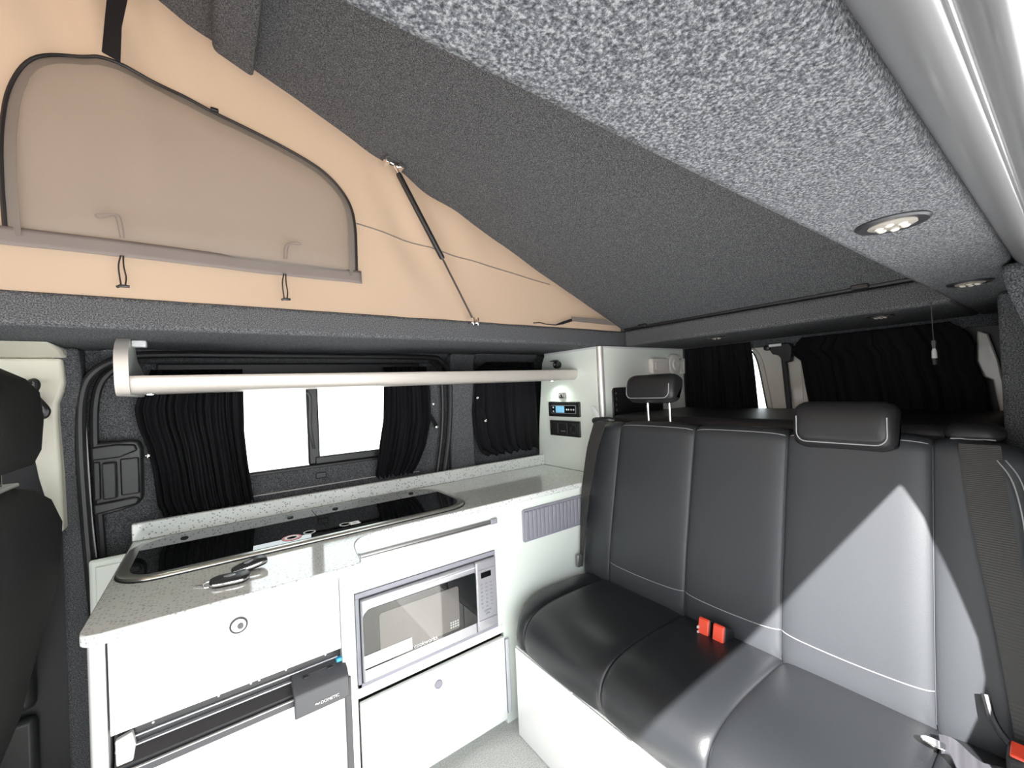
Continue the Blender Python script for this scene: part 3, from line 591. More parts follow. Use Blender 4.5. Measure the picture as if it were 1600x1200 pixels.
# ------------------------------------------------------------------ car keys
def fob(name, label, cx, cy, ang, z0, tilt, L, Wd, T, pent):
    t = thing(name, label, 'car key', (cx, cy, z0), 'car keys on the worktop')
    if pent: pl = [(-L*0.5, Wd*0.12), (-L*0.38, -Wd*0.42), (0.0, -Wd*0.5), (L*0.38, -Wd*0.40), (L*0.5, 0.05*Wd), (L*0.40, Wd*0.42), (0.05*L, Wd*0.5), (-L*0.34, Wd*0.45)]
    else: pl = [(-L*0.5, -Wd*0.15), (-L*0.4, -Wd*0.34), (0, -Wd*0.5), (L*0.42, -Wd*0.48), (L*0.5, -Wd*0.25), (L*0.5, Wd*0.25), (L*0.42, Wd*0.48), (0, Wd*0.5), (-L*0.4, Wd*0.34), (-L*0.5, Wd*0.15)]
    pl = [(p[0], p[1]) for p in cat([(a, c, 0) for a, c in pl], 4, True)]
    ca, sa = math.cos(ang), math.sin(ang)
    def ring(s, z): return [(cx+(x*ca-y*sa)*s, cy+(x*sa+y*ca)*s, z0+z+tilt*x) for x, y in pl]
    MB().loft([ring(0.90, 0.0005), ring(0.97, 0.003), ring(0.98, T*0.30)]).build('lower_shell', 'black_plastic', t)
    MB().loft([ring(0.985, T*0.30), ring(1.0, T*0.36), ring(1.0, T*0.58), ring(0.985, T*0.64)]).build('chrome_band', 'chrome', t)
    MB().loft([ring(0.985, T*0.64), ring(0.95, T*0.86), ring(0.80, T*0.98), ring(0.4, T*1.02)]).build('upper_shell', 'charcoal_plastic', t, ang=60)
    MB().loft([[(cx+(x*ca-y*sa), cy+(x*sa+y*ca), z0+T*1.02+tilt*x+dz) for x, y in [(0.011*math.cos(q)*k, 0.006*math.sin(q)*k) for q in [2*math.pi*i/16 for i in range(16)]]] for k, dz in ((1, -0.0005), (1, 0.0008), (0.8, 0.0012))]).build('badge', 'silver_plastic', t)
    return t
k1 = fob('car_key', 'dark car key fob with chrome edge lying flat on the worktop', 0.016, 1.082, math.radians(-12), ZW, 0.0, 0.075, 0.046, 0.015, True)
k2 = fob('car_key', 'second car key fob propped behind the flat one on the worktop', 0.054, 1.128, math.radians(14), ZW+0.004, 0.10, 0.070, 0.034, 0.016, False)
MB().tube([(-0.022+0.008*math.cos(a), 1.094+0.008*math.sin(a), ZW+0.003+0.003*math.sin(a)) for a in [2*math.pi*i/18 for i in range(18)]], 0.0013, 6, closed=True).build('key_ring', 'chrome', k1)
MB().tube([(-0.030, 1.098, ZW+0.0025), (-0.046, 1.108, ZW+0.002)], [0.0022, 0.0012], 8).build('key_ring_tag', 'chrome', k1)

# ------------------------------------------------------------------ overhead shelf
sh = thing('overhead_shelf', 'long aluminium-fronted shelf hung across the kitchen window', 'shelf', (0.58, 1.45, 0.03))
pf = [(1.62, 0.030)]+[(p[0], p[1]) for p in cat([(1.40, 0.0285, 0), (1.362, 0.0285, 0), (1.345, 0.034, 0), (1.336, 0.048, 0), (1.333, 0.064, 0), (1.334, 0.0715, 0)], 5)]+[(1.34, 0.0725), (1.362, 0.0725), (1.362, 0.045), (1.62, 0.045)]
MB().prism(pf, 'x', -0.163, 1.3335).build('front_extrusion', 'shelf_aluminium', sh, ang=40)
ep = [(p[0], p[1]) for p in cat([(1.372, 0.024, 0), (1.342, 0.028, 0), (1.327, 0.05, 0), (1.322, 0.09, 0), (1.325, 0.125, 0), (1.345, 0.150, 0), (1.365, 0.1645, 0)], 5)]+[(1.45, 0.1645), (1.50, 0.12), (1.62, 0.09), (1.62, 0.024)]
MB().prism(ep, 'x', -0.184, -0.164).build('end_panel', 'white_board', sh, bevel=0.002, ang=40)
MB().prism([(p[0]-0.003, p[1]) for p in ep[:-4]]+[(p[0]+0.002, p[1]) for p in ep[:-4]][::-1], 'x', -0.187, -0.161).build('edge_band', 'shelf_aluminium', sh, ang=40)
MB().box(-0.163, -0.135, 1.39, 1.42, 0.148, 0.1645).build('bracket', 'light_grey', sh, bevel=0.003)
for x, yy, lab in ((-0.13, 1.385, 'small LED spot under the left end of the overhead shelf'), (1.285, 1.455, 'lit LED spot under the shelf beside the control panel')):
    t = thing('led_spot', lab, 'light', (x, yy, 0.02))
    MB().lathe((x, yy, 0.0290), (0, 0, -1), [(0.014, 0), (0.014, 0.002), (0.012, 0.003)], 20).build('bezel', 'chrome', t)
    MB().lathe((x, yy, 0.0275), (0, 0, -1), [(0.009, 0), (0.008, 0.0015), (0.001, 0.002)], 16).build('led_lens', 'led', t)
    lp = bpy.data.lights.new('led_lamp', 'SPOT'); lp.energy = 0.9; lp.spot_size = 2.7; lp.spot_blend = 0.7; lp.color = (0.86, 1.0, 0.86); lp.shadow_soft_size = 0.01
    lo = bpy.data.objects.new('led_lamp', lp); COL.objects.link(lo); lo.parent = t; lo.location = (0, 0, -0.004)

# ------------------------------------------------------------------ tall cabinet with controls
XP = 1.335
tc = thing('tall_cabinet', 'tall pale cabinet with rounded aluminium corner post behind the worktop end', 'cabinet', (1.6, 1.4, ZW))
MB().prism([(1.222, ZW+0.0005), (1.60, ZW+0.0005), (1.635, -0.36), (1.625, -0.2), (1.58, 0.12), (1.555, ZC-0.002), (1.222, ZC-0.002)], 'x', XP, XP+0.018).build('control_face', 'white_board', tc)
MB().box(XP+0.018, 1.985, YR, YR+0.018, ZW-0.019, ZC-0.002).build('side_face', 'white_board', tc)
MB().box(XP+0.001, 1.95, 1.215, 1.55, ZC-0.009, ZC-0.001).build('top_edge', 'light_grey', tc)
MB().box(XP+0.02, 1.95, YR-0.002, YR+0.002, ZC-0.010, ZC-0.001).build('edge_strip', 'light_grey', tc)
MB().box(XP-0.002, XP+0.002, 1.22, 1.56, ZC-0.010, ZC-0.001).build('edge_strip', 'light_grey', tc)
MB().cyl((XP+0.014, 1.212, ZW+0.0005), (XP+0.014, 1.212, ZC-0.0015), 0.0155, 28).build('corner_post', 'aluminium', tc)
hc = thing('heater_control', 'black heater control panel with lit blue screen on the tall cabinet', 'control panel', (XP, 1.43, -0.143))
MB().prism(rrect(1.326, 1.536, -0.143, -0.073, 0.006), 'x', XP-0.010, XP).build('surround', 'black_plastic', hc, bevel=0.002)
MB().prism(rrect(1.347, 1.517, -0.128, -0.089, 0.006), 'x', XP-0.0115, XP-0.009).build('fascia_rim', 'silver_plastic', hc)
MB().prism(rrect(1.350, 1.514, -0.1255, -0.0915, 0.005), 'x', XP-0.0125, XP-0.0105).build('fascia', 'black_glass', hc)
MB().box(XP-0.0135, XP-0.012, 1.421, 1.480, -0.1235, -0.0935).build('screen', 'lcd', hc)
for y, z in ((1.497, -0.1), (1.497, -0.118), (1.405, -0.109), (1.392, -0.109), (1.375, -0.109), (1.360, -0.109)):
    MB().lathe((XP-0.0125, y, z), (-1, 0, 0), [(0.0042, 0), (0.0038, 0.0015), (0.001, 0.002)], 12).build('button', 'light_grey', hc)
sp = thing('power_socket', 'black triple switch and socket panel below the heater control', 'switch panel', (XP, 1.43, -0.233))
MB().prism(rrect(1.331, 1.532, -0.2345, -0.162, 0.004), 'x', XP-0.009, XP).build('plate', 'black_plastic', sp, bevel=0.002)
for k, y in enumerate((1.500, 1.437, 1.366)):
    MB().prism(rrect(y-0.027, y+0.027, -0.2235, -0.173, 0.005), 'x', XP-0.0115, XP-0.008).build('insert', 'charcoal_plastic', sp, bevel=0.001)
MB().lathe((XP-0.0115, 1.366, -0.198), (-1, 0, 0), [(0.022, 0), (0.020, 0.005), (0.016, 0.006), (0.014, 0.002), (0.001, 0.002)], 24).build('socket_ring', 'black_plastic', sp)
for k in range(3): MB().box(XP-0.0125, XP-0.0112, 1.424+k*0.010, 1.429+k*0.010, -0.212, -0.209).build('indicator', 'grey_print', sp)
lk = thing('cabinet_lock', 'small chrome and brown swivel lock above the heater control', 'lock', (XP, 1.442, -0.056))
MB().prism(rrect(1.418, 1.464, -0.0575, -0.0285, 0.006), 'x', XP-0.008, XP).build('lock_plate', 'dark_steel', lk, bevel=0.002)
MB().lathe((XP-0.008, 1.443, -0.043), (-1, 0, 0), [(0.010, 0), (0.010, 0.004), (0.007, 0.005), (0.006, 0.002), (0.001, 0.002)], 20).build('lock_ring', 'chrome', lk)
rl = thing('reading_light', 'small black swivel reading light above the shelf end', 'lamp', (XP, 1.46, 0.085))
MB().lathe((XP-0.012, 1.455, 0.103), (-1, 0, 0), [(0.016, -0.012), (0.018, 0), (0.018, 0.012), (0.012, 0.018), (0.004, 0.019)], 22).build('lamp_head', 'black_plastic', rl)
MB().tube([(XP-0.012, 1.452, 0.120), (XP-0.012, 1.475, 0.1225), (XP-0.008, 1.512, 0.1235)], [0.005, 0.0045, 0.001], 8).build('lamp_arm', 'black_plastic', rl)
MB().lathe((XP-0.031, 1.455, 0.103), (-1, 0, 0), [(0.006, 0), (0.004, 0.0015), (0.001, 0.002)], 12).build('lamp_bulb', 'silver_plastic', rl)
# white sockets and a dark grille on the side face
def sock(x0, x1, z0, z1, label, kind):
    t = thing('socket_box', label, 'socket', ((x0+x1)/2, YR, z0), 'white sockets on the tall cabinet')
    if kind == 'round':
        c = ((x0+x1)/2, YR-0.0005, (z0+z1)/2)
        MB().lathe(c, (0, -1, 0), [(0.052, 0), (0.052, 0.02), (0.046, 0.026), (0.02, 0.027)], 28).build('body', 'white_plastic', t)
        MB().lathe((c[0], c[1]-0.027, c[2]), (0, -1, 0), [(0.028, 0), (0.026, 0.006), (0.018, 0.007), (0.001, 0.003)], 24).build('socket_ring', 'white_plastic', t)
    else:
        MB().prism(rrect(x0, x1, z0, z1, 0.014), 'y', YR-0.024, YR-0.0005).build('body', 'white_plastic', t, bevel=0.005)
        MB().prism(rrect(x0+0.02, x1-0.02, z0+0.018, z1-0.018, 0.006), 'y', YR-0.027, YR-0.0235).build('cover', 'white_plastic', t, bevel=0.002)
sock(1.668, 1.80, 0.040, 0.113, 'white socket box nearest the corner post of the tall cabinet', 'box')
sock(1.80, 1.90, 0.035, 0.130, 'round white socket between two square ones', 'round')
sock(1.897, 1.985, 0.036, 0.113, 'white socket box nearest the rear curtain', 'box')
gr = thing('speaker_grille', 'dark ribbed grille panel on the tall cabinet behind the headrest', 'grille', (1.55, YR, -0.2))
MB().prism(rrect(1.398, 1.76, -0.26, -0.017, 0.016), 'y', YR-0.008, YR-0.0005).build('frame', 'charcoal_plastic', gr, bevel=0.003)
for k in range(9): MB().box(1.415, 1.745, YR-0.012, YR-0.007, -0.247+k*0.025, -0.234+k*0.025).build('louvre', 'charcoal_plastic', gr, bevel=0.003)

# ================================================================== CURTAINS
def curtain(name, label, xl, xr, z0, z1, y, folds, amp, studs=(), axis='x', nu=110, nv=44, seed=0, gather=True, tuck=0.012):
    rn = random.Random(seed); ph = [rn.uniform(0, 6.28) for _ in range(4)]
    def fn(u, v):
        z = z0+(z1-z0)*v
        a, b_ = lerp(xl, z), lerp(xr, z)
        uu = u+0.012*math.sin(u*23+ph[0]+v*2.0)
        x = a+(b_-a)*uu
        w = 2*math.pi*folds*u
        pin = 1.0-0.35*math.exp(-((v-1)/0.1)**2)
        d = amp*pin*(math.sin(w+ph[1]+0.5*math.sin(v*5+ph[2]))+0.45*math.sin(2.3*w+ph[3]+v*1.5))
        zz = z
        if v < 0.06: zz += 0.007*math.sin(w*1.0+ph[2])+0.003*math.sin(2.7*w)
        return (x, y+d, zz) if axis == 'x' else (y+d, x, zz)
    o = MB().grid(fn, nu, nv).build(name, 'curtain', None, solid=0.002, recalc=False)
    tag(o, label, 'curtain', 'black curtains on the van windows')
    for (sx, sz) in studs:
        p = (sx, y-amp-0.010, sz) if axis == 'x' else (y-amp-0.010, sx, sz)
        MB().lathe(p, (0, -1, 0), [(0.0055, 0), (0.0055, 0.002), (0.003, 0.0035)], 14).build('press_stud', 'chrome', o)
    return o
cA = curtain('curtain', 'wide gathered black curtain at the handle side of the kitchen window',
        [(-0.34, -0.135), (-0.30, -0.148), (-0.2, -0.155), (-0.13, -0.166), (-0.06, -0.185), (-0.01, -0.190), (0.03, -0.180), (0.10, -0.15)],
        [(-0.34, 0.10), (-0.2, 0.085), (-0.1, 0.078), (0.1, 0.078)], -0.342, 0.105, 1.640, 11, 0.009, studs=[(-0.162, -0.150)], seed=3)
cB = curtain('curtain', 'narrow gathered black curtain between the sliding window and the door seal',
        [(-0.325, 0.505), (-0.2, 0.525), (-0.1, 0.545), (0.1, 0.556)],
        [(-0.325, 0.655), (-0.29, 0.69), (-0.22, 0.725), (-0.12, 0.748), (0.0, 0.748), (0.1, 0.735)], -0.325, 0.11, 1.640, 9, 0.009, studs=[(0.757, -0.05)], seed=8)
tb = MB().prism([(0.735, -0.085), (0.745, -0.085), (0.782, -0.148), (0.778, -0.160), (0.762, -0.150)], 'y', 1.632, 1.636).build('tie_tab', 'curtain', cB)
MB().lathe((0.772, 1.632, -0.150), (0, -1, 0), [(0.006, 0), (0.006, 0.002), (0.003, 0.0035)], 14).build('press_stud', 'chrome', tb)
cC = curtain('curtain', 'black pleated curtain over the quarter window beside the control panel',
        [(-0.31, 1.04), (-0.28, 0.985), (-0.2, 0.960), (-0.1, 0.955), (0.03, 0.965), (0.10, 0.985), (0.13, 1.04)],
        [(-0.31, 1.328), (0.14, 1.328)], -0.305, 0.130, 1.640, 7, 0.010, studs=[(0.975, -0.035)], seed=5)
tb = MB().prism([(0.985, -0.085), (0.998, -0.085), (1.022, -0.142), (1.016, -0.152), (1.006, -0.148)], 'y', 1.624, 1.628).build('tie_tab', 'curtain', cC)
MB().lathe((1.015, 1.624, -0.143), (0, -1, 0), [(0.006, 0), (0.006, 0.002), (0.003, 0.0035)], 14).build('press_stud', 'chrome', tb)
curtain('curtain', 'black curtain on the rear door next to the white pillar and lit glass', [(-0.3, 0.822), (-0.14, 0.834), (0.0, 0.843), (0.085, 0.850), (0.15, 0.858)], [(-0.3, 1.17), (0.15, 1.17)], -0.30, 0.158, 1.93, 8, 0.008, axis='y', seed=11)
curtain('curtain', 'large black curtain covering the rear door behind the hanging cord', [(-0.3, 0.165), (-0.05, 0.178), (0.02, 0.200), (0.07, 0.198), (0.11, 0.21), (0.15, 0.25)], [(-0.3, 0.610), (-0.05, 0.645), (0.06, 0.658), (0.10, 0.700), (0.15, 0.655)], -0.30, 0.152, 1.925, 9, 0.006, axis='y', seed=12)
# door handle moulding beside the curtain
dh = thing('door_handle_cover', 'black plastic door handle moulding left of the kitchen curtain', 'door handle', (-0.23, 1.66, -0.31))
MB().prism([(-0.286, -0.100), (-0.20, -0.100), (-0.184, -0.106), (-0.177, -0.128), (-0.178, -0.275), (-0.19, -0.292), (-0.235, -0.304), (-0.283, -0.309)], 'y', 1.640, 1.69).build('housing', 'black_plastic', dh, bevel=0.007, seg=3)
MB().prism([(-0.283, -0.112), (-0.23, -0.108), (-0.19, -0.114), (-0.186, -0.132), (-0.225, -0.148), (-0.283, -0.150)], 'y', 1.630, 1.645).build('upper_cap', 'charcoal_plastic', dh, bevel=0.005)
MB().box(-0.262, -0.231, 1.622, 1.645, -0.262, -0.158).build('pull_lever', 'charcoal_plastic', dh, bevel=0.005)
MB().box(-0.225, -0.184, 1.633, 1.645, -0.258, -0.152).build('side_pad', 'charcoal_plastic', dh, bevel=0.004)
MB().box(-0.281, -0.266, 1.634, 1.645, -0.262, -0.154).build('side_pad', 'charcoal_plastic', dh, bevel=0.004)
MB().prism([(-0.282, -0.272), (-0.20, -0.266), (-0.184, -0.270), (-0.19, -0.288), (-0.282, -0.302)], 'y', 1.630, 1.645).build('lower_cap', 'black_plastic', dh, bevel=0.005)

# ================================================================== BENCH SEAT
bench = thing('bench_seat', 'three-place black leather bench seat with white stitching on white base', 'bench seat', (1.0, 0.6, FL))
def norms(P):
    n = len(P); out = []
    for i in range(n):
        t = Vector(P[(i+1) % n])-Vector(P[i-1]); out.append(Vector((t.y, -t.x)).normalized())
    area = sum(P[i][0]*P[(i+1) % n][1]-P[(i+1) % n][0]*P[i][1] for i in range(n))
    return out if area > 0 else [-q for q in out]       # outward
def panel(name, prof, y0, y1, puff=0.016, edge=0.045, crown=0.006, ny=22, off=None, mt='leather', parent=None):
    N = norms(prof); rings = []
    for j in range(ny+1):
        c = 0.5-0.5*math.cos(math.pi*j/ny); y = y0+(y1-y0)*c; d = min(y-y0, y1-y)
        s_ = puff*(1-math.sqrt(max(0, 1-(1-min(d/edge, 1))**2)))-crown*(1-(2*c-1)**2)
        ring = []
        for p, q in zip(prof, N):
            dx, dz = off(y, p) if off else (0, 0)
            ring.append((p[0]-q.x*s_+dx, y, p[1]-q.y*s_+dz))
        rings.append(ring)
    return MB().loft(rings).build(name, mt, parent, ang=60)
seatp = [(p[0], p[1]) for p in cat([(1.20, -0.80, 0), (1.185, -0.745, 0), (1.15, -0.722, 0), (1.06, -0.716, 0), (0.95, -0.714, 0), (0.87, -0.720, 0), (0.815, -0.738, 0), (0.785, -0.768, 0), (0.774, -0.805, 0), (0.778, -0.835, 0), (0.79, -0.851, 0), (0.84, -0.856, 0), (1.0, -0.856, 0), (1.16, -0.85, 0)], 4, True)]
def seatoff(y, p):                                       # rounded outer front corner
    k = max(0, (y-1.08)/0.11)
    return (0.10*k*k*max(0, (1.0-p[0])/0.22), -0.02*k*k)
backp = [(p[0], p[1]) for p in cat([(1.185, -0.80, 0), (1.155, -0.735, 0), (1.160, -0.66, 0), (1.178, -0.55, 0), (1.203, -0.43, 0), (1.229, -0.31, 0), (1.252, -0.21, 0), (1.264, -0.168, 0), (1.285, -0.150, 0), (1.315, -0.150, 0), (1.335, -0.17, 0), (1.325, -0.3, 0), (1.28, -0.55, 0), (1.24, -0.78, 0)], 4, True)]
def backoff(y, p):
    k = max(0, (y-1.06)/0.13); k2 = max(0, (0.20-y)/0.15); t = max(0, (p[1]+0.5)/0.35)
    return (0.008*k*k, -0.026*k*k*t-0.022*k2*k2*t)
SEAM_S = [1.184, 1.078, 0.755, 0.474, 0.186, 0.03]
SEAM_B = [1.184, 1.052, 0.750, 0.480, 0.198, 0.06]
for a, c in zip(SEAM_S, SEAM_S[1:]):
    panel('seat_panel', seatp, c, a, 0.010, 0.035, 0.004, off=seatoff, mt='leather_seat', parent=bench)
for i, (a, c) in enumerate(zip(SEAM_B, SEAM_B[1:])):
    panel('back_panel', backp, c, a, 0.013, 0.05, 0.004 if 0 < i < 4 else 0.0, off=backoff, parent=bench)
# stitched seams
def seam(pts, r=0.0013, nm='stitched_seam', mt='stitch', par=None):
    MB().tube(pts, r, 6).build(nm, mt, par or bench)
SN = norms(seatp); BN = norms(backp)
for y in SEAM_S[1:5]:
    idx = [i for i, p in enumerate(seatp) if -0.852 < p[1] and p[0] < 1.17 and SN[i].y > -0.9]
    P = [(seatp[i][0]-SN[i].x*0.0072+seatoff(y, seatp[i])[0], y+0.004, seatp[i][1]-SN[i].y*0.0072+seatoff(y, seatp[i])[1]) for i in idx]
    P.sort(key=lambda p: (0 if p[2] > -0.74 else 1, -p[0] if p[2] > -0.74 else -p[2])); seam(P, 0.0012)
for y in SEAM_B[1:5]:
    idx = [i for i, p in enumerate(backp) if p[0] < 1.27 and BN[i].x < -0.5 and p[1] > -0.73]
    P = [(backp[i][0]-BN[i].x*0.0105, y, backp[i][1]-BN[i].y*0.0105) for i in idx]; P.sort(key=lambda p: p[2]); seam(P, 0.0013, 'seam_piping', 'leather')
def backx(z):
    return lerp([(p[1], p[0]) for p, q in zip(backp, BN) if q.x < -0.3], z)
def surf(t, c, a):
    y = (a-c)*t; d = min(y, (a-c)-y)
    return 0.97*(0.013*(1-math.sqrt(max(0, 1-(1-min(d/0.05, 1))**2)))-0.004*(1-(2*t-1)**2))
for a, c in zip(SEAM_B[1:4], SEAM_B[2:5]):
    seam([(backx(-0.655)+surf(t, c, a)-0.0006, c+(a-c)*t, -0.655-0.004*(1-(2*t-1)**2)) for t in [k/30 for k in range(31)]], 0.0009)
for dz, dx in ((0, 0), (-0.006, -0.003)):
    for a, c in zip(SEAM_B[1:4], SEAM_B[2:5]):
        seam([(1.2705+dx+surf(t, c, a)*0.72, c+(a-c)*t, -0.1595+dz-surf(t, c, a)*0.72) for t in [k/30 for k in range(31)]], 0.0010)
# outer piping of the right bolster
for d in (0, 0.010):
    seam([(p[0], p[1], p[2]) for p in cat([(1.25+d, 0.105-d, -0.185), (1.235+d, 0.088-d, -0.215), (1.22+d, 0.078-d, -0.26), (1.205+d, 0.072-d, -0.32), (1.19+d, 0.07-d, -0.40)], 5)], 0.0011)
# white base
MB().box(0.792, 1.25, 0.03, 1.141, FL, -0.858).build('base_box', 'white_gloss', bench, bevel=0.002)
MB().box(0.788, 0.7915, 0.875, 1.139, FL+0.002, -0.862).build('base_door', 'white_gloss', bench, bevel=0.001)
MB().box(0.788, 0.7915, 0.034, 0.869, FL+0.002, -0.862).build('base_door', 'white_gloss', bench, bevel=0.001)
# headrests
def headrest(xf, yc, w, z0, z1, T, lean, posts, plab, stitch=True):
    P = []
    rings = []
    ny = 20; cs = []
    prof = rrect(0, T, 0, 1, 0.001)
    hh = z1-z0
    base = [(p[0], p[1]) for p in cat([(0.010, 0.06*hh, 0), (0.0, 0.35*hh, 0), (0.004, 0.75*hh, 0), (0.018, 0.97*hh, 0), (T*0.55, 1.02*hh, 0), (T*0.92, 0.86*hh, 0), (T*0.98, 0.5*hh, 0), (T*0.8, 0.12*hh, 0), (T*0.45, -0.10*hh, 0), (0.03, -0.06*hh, 0)], 4, True)]
    N = norms(base)
    for j in range(ny+1):
        c = 0.5-0.5*math.cos(math.pi*j/ny); y = yc-w/2+w*c; d = min(y-(yc-w/2), (yc+w/2)-y); e = 0.032
        s_ = 0.022*(1-math.sqrt(max(0, 1-(1-min(d/e, 1))**2)))
        rings.append([(xf+p[0]-q.x*s_+lean*p[1], y, z0+p[1]-q.y*s_) for p, q in zip(base, N)])
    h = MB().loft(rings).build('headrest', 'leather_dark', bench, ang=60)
    pts = rrect(yc-w/2+0.013, yc+w/2-0.013, z0+0.010, z1-0.010, 0.022, 5)
    pts = [(y, z) for y, z in pts if z < z1-0.03]
    pts.sort(key=lambda q: math.atan2(q[0]-yc, -(q[1]-(z1)))); 
    MB().tube([(xf+lean*(z-z0)-0.0015+0.004*(abs(y-yc)/(w/2))**4, y, z) for y, z in pts], 0.0013, 6).build('stitched_seam', 'stitch', h)
    for y in posts:
        MB().cyl((xf+T*0.55, y, -0.165), (xf+T*0.55, y, z0+0.01), 0.0055, 12).build('post', 'chrome', h)
        MB().lathe((xf+T*0.55, y, -0.152), (0, 0, 1), [(0.013, 0), (0.013, 0.006), (0.009, 0.010)], 16).build('post_collar', 'black_plastic', h)
    h['label'] = plab
headrest(1.262, 0.925, 0.205, -0.066, 0.026, 0.085, 0.10, (0.952, 0.862), 'raised headrest on chrome posts')
headrest(1.222, 0.352, 0.205, -0.178, -0.072, 0.085, 0.08, (0.40, 0.30), 'lowered headrest')
headrest(1.285, 0.140, 0.090, -0.160, -0.118, 0.07, 0.05, (), 'small piped belt guide pad')
# bed cushion behind the bench
bc = tag(MB().box(1.37, 1.90, 0.11, 1.185, -0.26, -0.130).build('bed_cushion', 'leather_dark', None, bevel=0.025, seg=4), 'flat black bed cushion behind the bench seat back', 'cushion')
MB().box(1.37, 1.90, 0.11, 1.185, FL, -0.265).build('cushion_box', 'dark_door', bc)

# belts and buckles
lb = thing('seat_belt', 'black seat belt hanging beside the tall cabinet on the kitchen side', 'seat belt', (1.15, 1.2, -0.72), 'seat belts of the bench')
Lp = [(1.245, 1.165, -0.150), (1.233, 1.170, -0.185), (1.210, 1.176, -0.25), (1.192, 1.180, -0.33), (1.174, 1.182, -0.42), (1.162, 1.182, -0.52), (1.152, 1.182, -0.62), (1.145, 1.182, -0.705)]
Rp = [(1.247, 1.105, -0.145), (1.235, 1.110, -0.185), (1.212, 1.122, -0.25), (1.190, 1.126, -0.33), (1.170, 1.136, -0.42), (1.158, 1.146, -0.52), (1.150, 1.158, -0.62), (1.145, 1.168, -0.705)]
MB().ribbon(cat(Lp, 4), cat(Rp, 4), 0.0012).build('webbing', 'webbing', lb)
MB().tube(cat([(1.262, 1.175, -0.155), (1.25, 1.17, -0.143), (1.248, 1.14, -0.138), (1.252, 1.10, -0.137), (1.27, 1.085, -0.142)], 5), 0.009, 8).build('guide_loop', 'black_plastic', lb)
b = MB().prism([(p[0], p[1]) for p in cat([(1.152, -0.128, 0), (1.175, -0.100, 0), (1.178, -0.088, 0), (1.165, -0.086, 0), (1.147, -0.105, 0), (1.132, -0.138, 0)], 3, True)], 'x', 1.243, 1.247); b.build('tongue', 'light_grey', lb, bevel=0.001)
MB().box(1.128, 1.150, 1.172, 1.188, -0.708, -0.66).build('lower_anchor', 'dark_steel', lb, bevel=0.004)
rb = thing('seat_belt', 'black seat belt running down the bolster at the door end of the bench', 'seat belt', (1.2, 0.1, -0.72), 'seat belts of the bench')
Lp = [(1.262, 0.158, -0.158), (1.238, 0.150, -0.23), (1.205, 0.135, -0.34), (1.178, 0.118, -0.45), (1.155, 0.104, -0.56), (1.135, 0.092, -0.68), (1.13, 0.085, -0.74)]
Rp = [(1.262, 0.100, -0.158), (1.238, 0.094, -0.23), (1.205, 0.082, -0.34), (1.178, 0.070, -0.45), (1.155, 0.060, -0.56), (1.135, 0.05, -0.68), (1.13, 0.043, -0.74)]
MB().ribbon(cat(Lp, 5), cat(Rp, 5), 0.0013).build('webbing', 'webbing', rb)
MB().tube(cat([(1.150, 0.128, -0.610), (1.135, 0.118, -0.645), (1.12, 0.10, -0.665), (1.11, 0.075, -0.675)], 5), 0.006, 8).build('stalk_loop', 'black_plastic', rb)
bk = thing('belt_buckle', 'black belt buckle with red button at the door end of the seat', 'buckle', (1.11, 0.09, -0.72), 'seat belt buckles')
MB().hexa([(1.085, 0.062, -0.755), (1.125, 0.062, -0.74), (1.125, 0.102, -0.74), (1.085, 0.102, -0.755)], [(1.075, 0.064, -0.665), (1.115, 0.064, -0.655), (1.115, 0.100, -0.655), (1.075, 0.100, -0.665)]).build('buckle_body', 'black_plastic', bk, bevel=0.006)
MB().hexa([(1.080, 0.068, -0.666), (1.110, 0.068, -0.658), (1.110, 0.096, -0.658), (1.080, 0.096, -0.666)], [(1.080, 0.068, -0.660), (1.110, 0.068, -0.652), (1.110, 0.096, -0.652), (1.080, 0.096, -0.660)]).build('release_button', 'red_plastic', bk, bevel=0.002)
MB().tube([(1.078, 0.085, -0.70), (1.072, 0.087, -0.72), (1.07, 0.088, -0.74)], 0.003, 8).build('buckle_pin', 'chrome', bk)
def twin(y0, y1, label):
    t = thing('belt_buckle', label, 'buckle', (1.11, (y0+y1)/2, -0.735), 'seat belt buckles')
    MB().hexa([(1.092, y0, -0.745), (1.185, y0, -0.755), (1.185, y1, -0.755), (1.092, y1, -0.745)], [(1.108, y0, -0.673), (1.150, y0, -0.700), (1.150, y1, -0.700), (1.108, y1, -0.673)]).build('buckle_body', 'black_plastic', t, bevel=0.004)
    MB().hexa([(1.086, y0+0.002, -0.735), (1.095, y0+0.002, -0.738), (1.095, y1-0.002, -0.738), (1.086, y1-0.002, -0.735)], [(1.101, y0+0.002, -0.676), (1.110, y0+0.002, -0.674), (1.110, y1-0.002, -0.674), (1.101, y1-0.002, -0.676)]).build('release_button', 'red_plastic', t, bevel=0.003)
    return t
t1 = twin(0.634, 0.668, 'red-faced seat belt buckle nearer the kitchen, one of the centre pair')
t2 = twin(0.592, 0.626, 'red-faced seat belt buckle nearer the door, one of the centre pair')
for q, z in ((0.664, -0.698), (0.664, -0.712)): MB().box(1.088, 1.0945, q-0.003, q+0.001, z-0.003, z+0.003).build('printed_mark', 'white_print', t1)
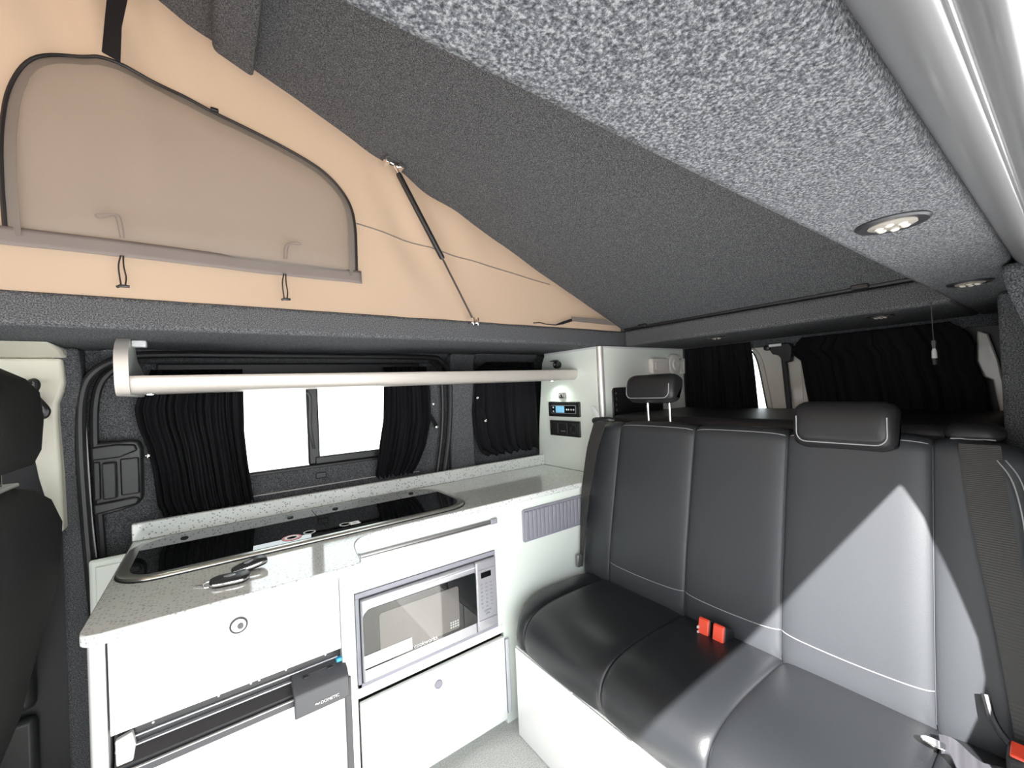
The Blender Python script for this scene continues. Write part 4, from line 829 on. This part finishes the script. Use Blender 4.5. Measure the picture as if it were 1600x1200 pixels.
# loose webbing and tongue on the seat
lw = thing('belt_tongue', 'crumpled grey webbing with silver tongue lying on the seat by the door', 'seat belt', (1.09, 0.15, -0.71))
def crum(t): return 0.010*math.sin(t*9)+0.006*math.sin(t*17+1)
Lp = [(1.098+0.01*math.sin(k), 0.185-0.015*k*0.75, -0.700+crum(k*0.35)) for k in range(9)]
Rp = [(1.058-0.018*k*0.55+0.004*math.sin(2*k), 0.176-0.015*k*0.80, -0.703+crum(k*0.35+0.4)) for k in range(9)]
mat('webbing_grey', (0.06, 0.06, 0.068), 0.4)
MB().ribbon(cat(Lp, 4), cat(Rp, 4), 0.0015).build('webbing', 'webbing_grey', lw)
MB().prism([(p[0], p[1]) for p in cat([(1.070, 0.205, 0), (1.078, 0.196, 0), (1.079, 0.175, 0), (1.068, 0.165, 0), (1.058, 0.178, 0), (1.060, 0.200, 0)], 3, True)], 'z', -0.697, -0.694).build('tongue', 'chrome', lw, bevel=0.001)

# ================================================================== FRONT SEAT
fs_ = thing('front_seat', 'black front seat with headrest at the left edge of the van', 'car seat', (-0.55, 1.28, FL))
SX = 0.025
def soft(name, secs, mt, par):                            # secs: (z, x0, x1, y0, y1, r)
    rings = []
    for (z, x0, x1, y0, y1, r) in secs: rings.append([(x+SX, y, z) for x, y in rrect(x0, x1, y0, y1, r, 6)])
    return MB().loft(rings).build(name, mt, par, ang=60)
hr_ = soft('headrest', [(-0.128, -0.47, -0.375, 1.20, 1.36, 0.03), (-0.12, -0.49, -0.352, 1.16, 1.41, 0.05), (-0.09, -0.495, -0.342, 1.14, 1.43, 0.06), (-0.02, -0.495, -0.338, 1.135, 1.435, 0.06), (0.04, -0.495, -0.342, 1.145, 1.43, 0.06), (0.07, -0.49, -0.36, 1.16, 1.415, 0.055), (0.092, -0.48, -0.39, 1.19, 1.38, 0.04), (0.10, -0.46, -0.42, 1.22, 1.35, 0.02)], 'seat_cloth', fs_)
for y in (1.215, 1.33): MB().cyl((-0.372, y, -0.19), (-0.372, y, -0.115), 0.008, 12).build('post', 'chrome', hr_)
MB().box(-0.42, -0.352, 1.165, 1.38, -0.166, -0.158).build('post_guide', 'aluminium', hr_, bevel=0.003)
soft('backrest', [(-0.80, -0.62, -0.44, 1.04, 1.50, 0.05), (-0.70, -0.60, -0.405, 1.03, 1.51, 0.06), (-0.55, -0.57, -0.372, 1.03, 1.51, 0.07), (-0.40, -0.55, -0.335, 1.03, 1.51, 0.07), (-0.27, -0.53, -0.326, 1.04, 1.50, 0.07), (-0.21, -0.52, -0.336, 1.07, 1.47, 0.07), (-0.18, -0.51, -0.355, 1.11, 1.43, 0.06), (-0.163, -0.48, -0.39, 1.16, 1.38, 0.04)], 'seat_cloth', fs_)
soft('seat_cushion', [(-0.92, -1.05, -0.52, 1.05, 1.50, 0.06), (-0.84, -1.07, -0.50, 1.03, 1.52, 0.07), (-0.76, -1.06, -0.50, 1.04, 1.51, 0.07), (-0.73, -1.0, -0.55, 1.1, 1.45, 0.05)], 'seat_cloth', fs_)
MB().box(-1.0, -0.55, 1.08, 1.46, FL, -0.915).build('seat_base', 'dark_door', fs_, bevel=0.02)
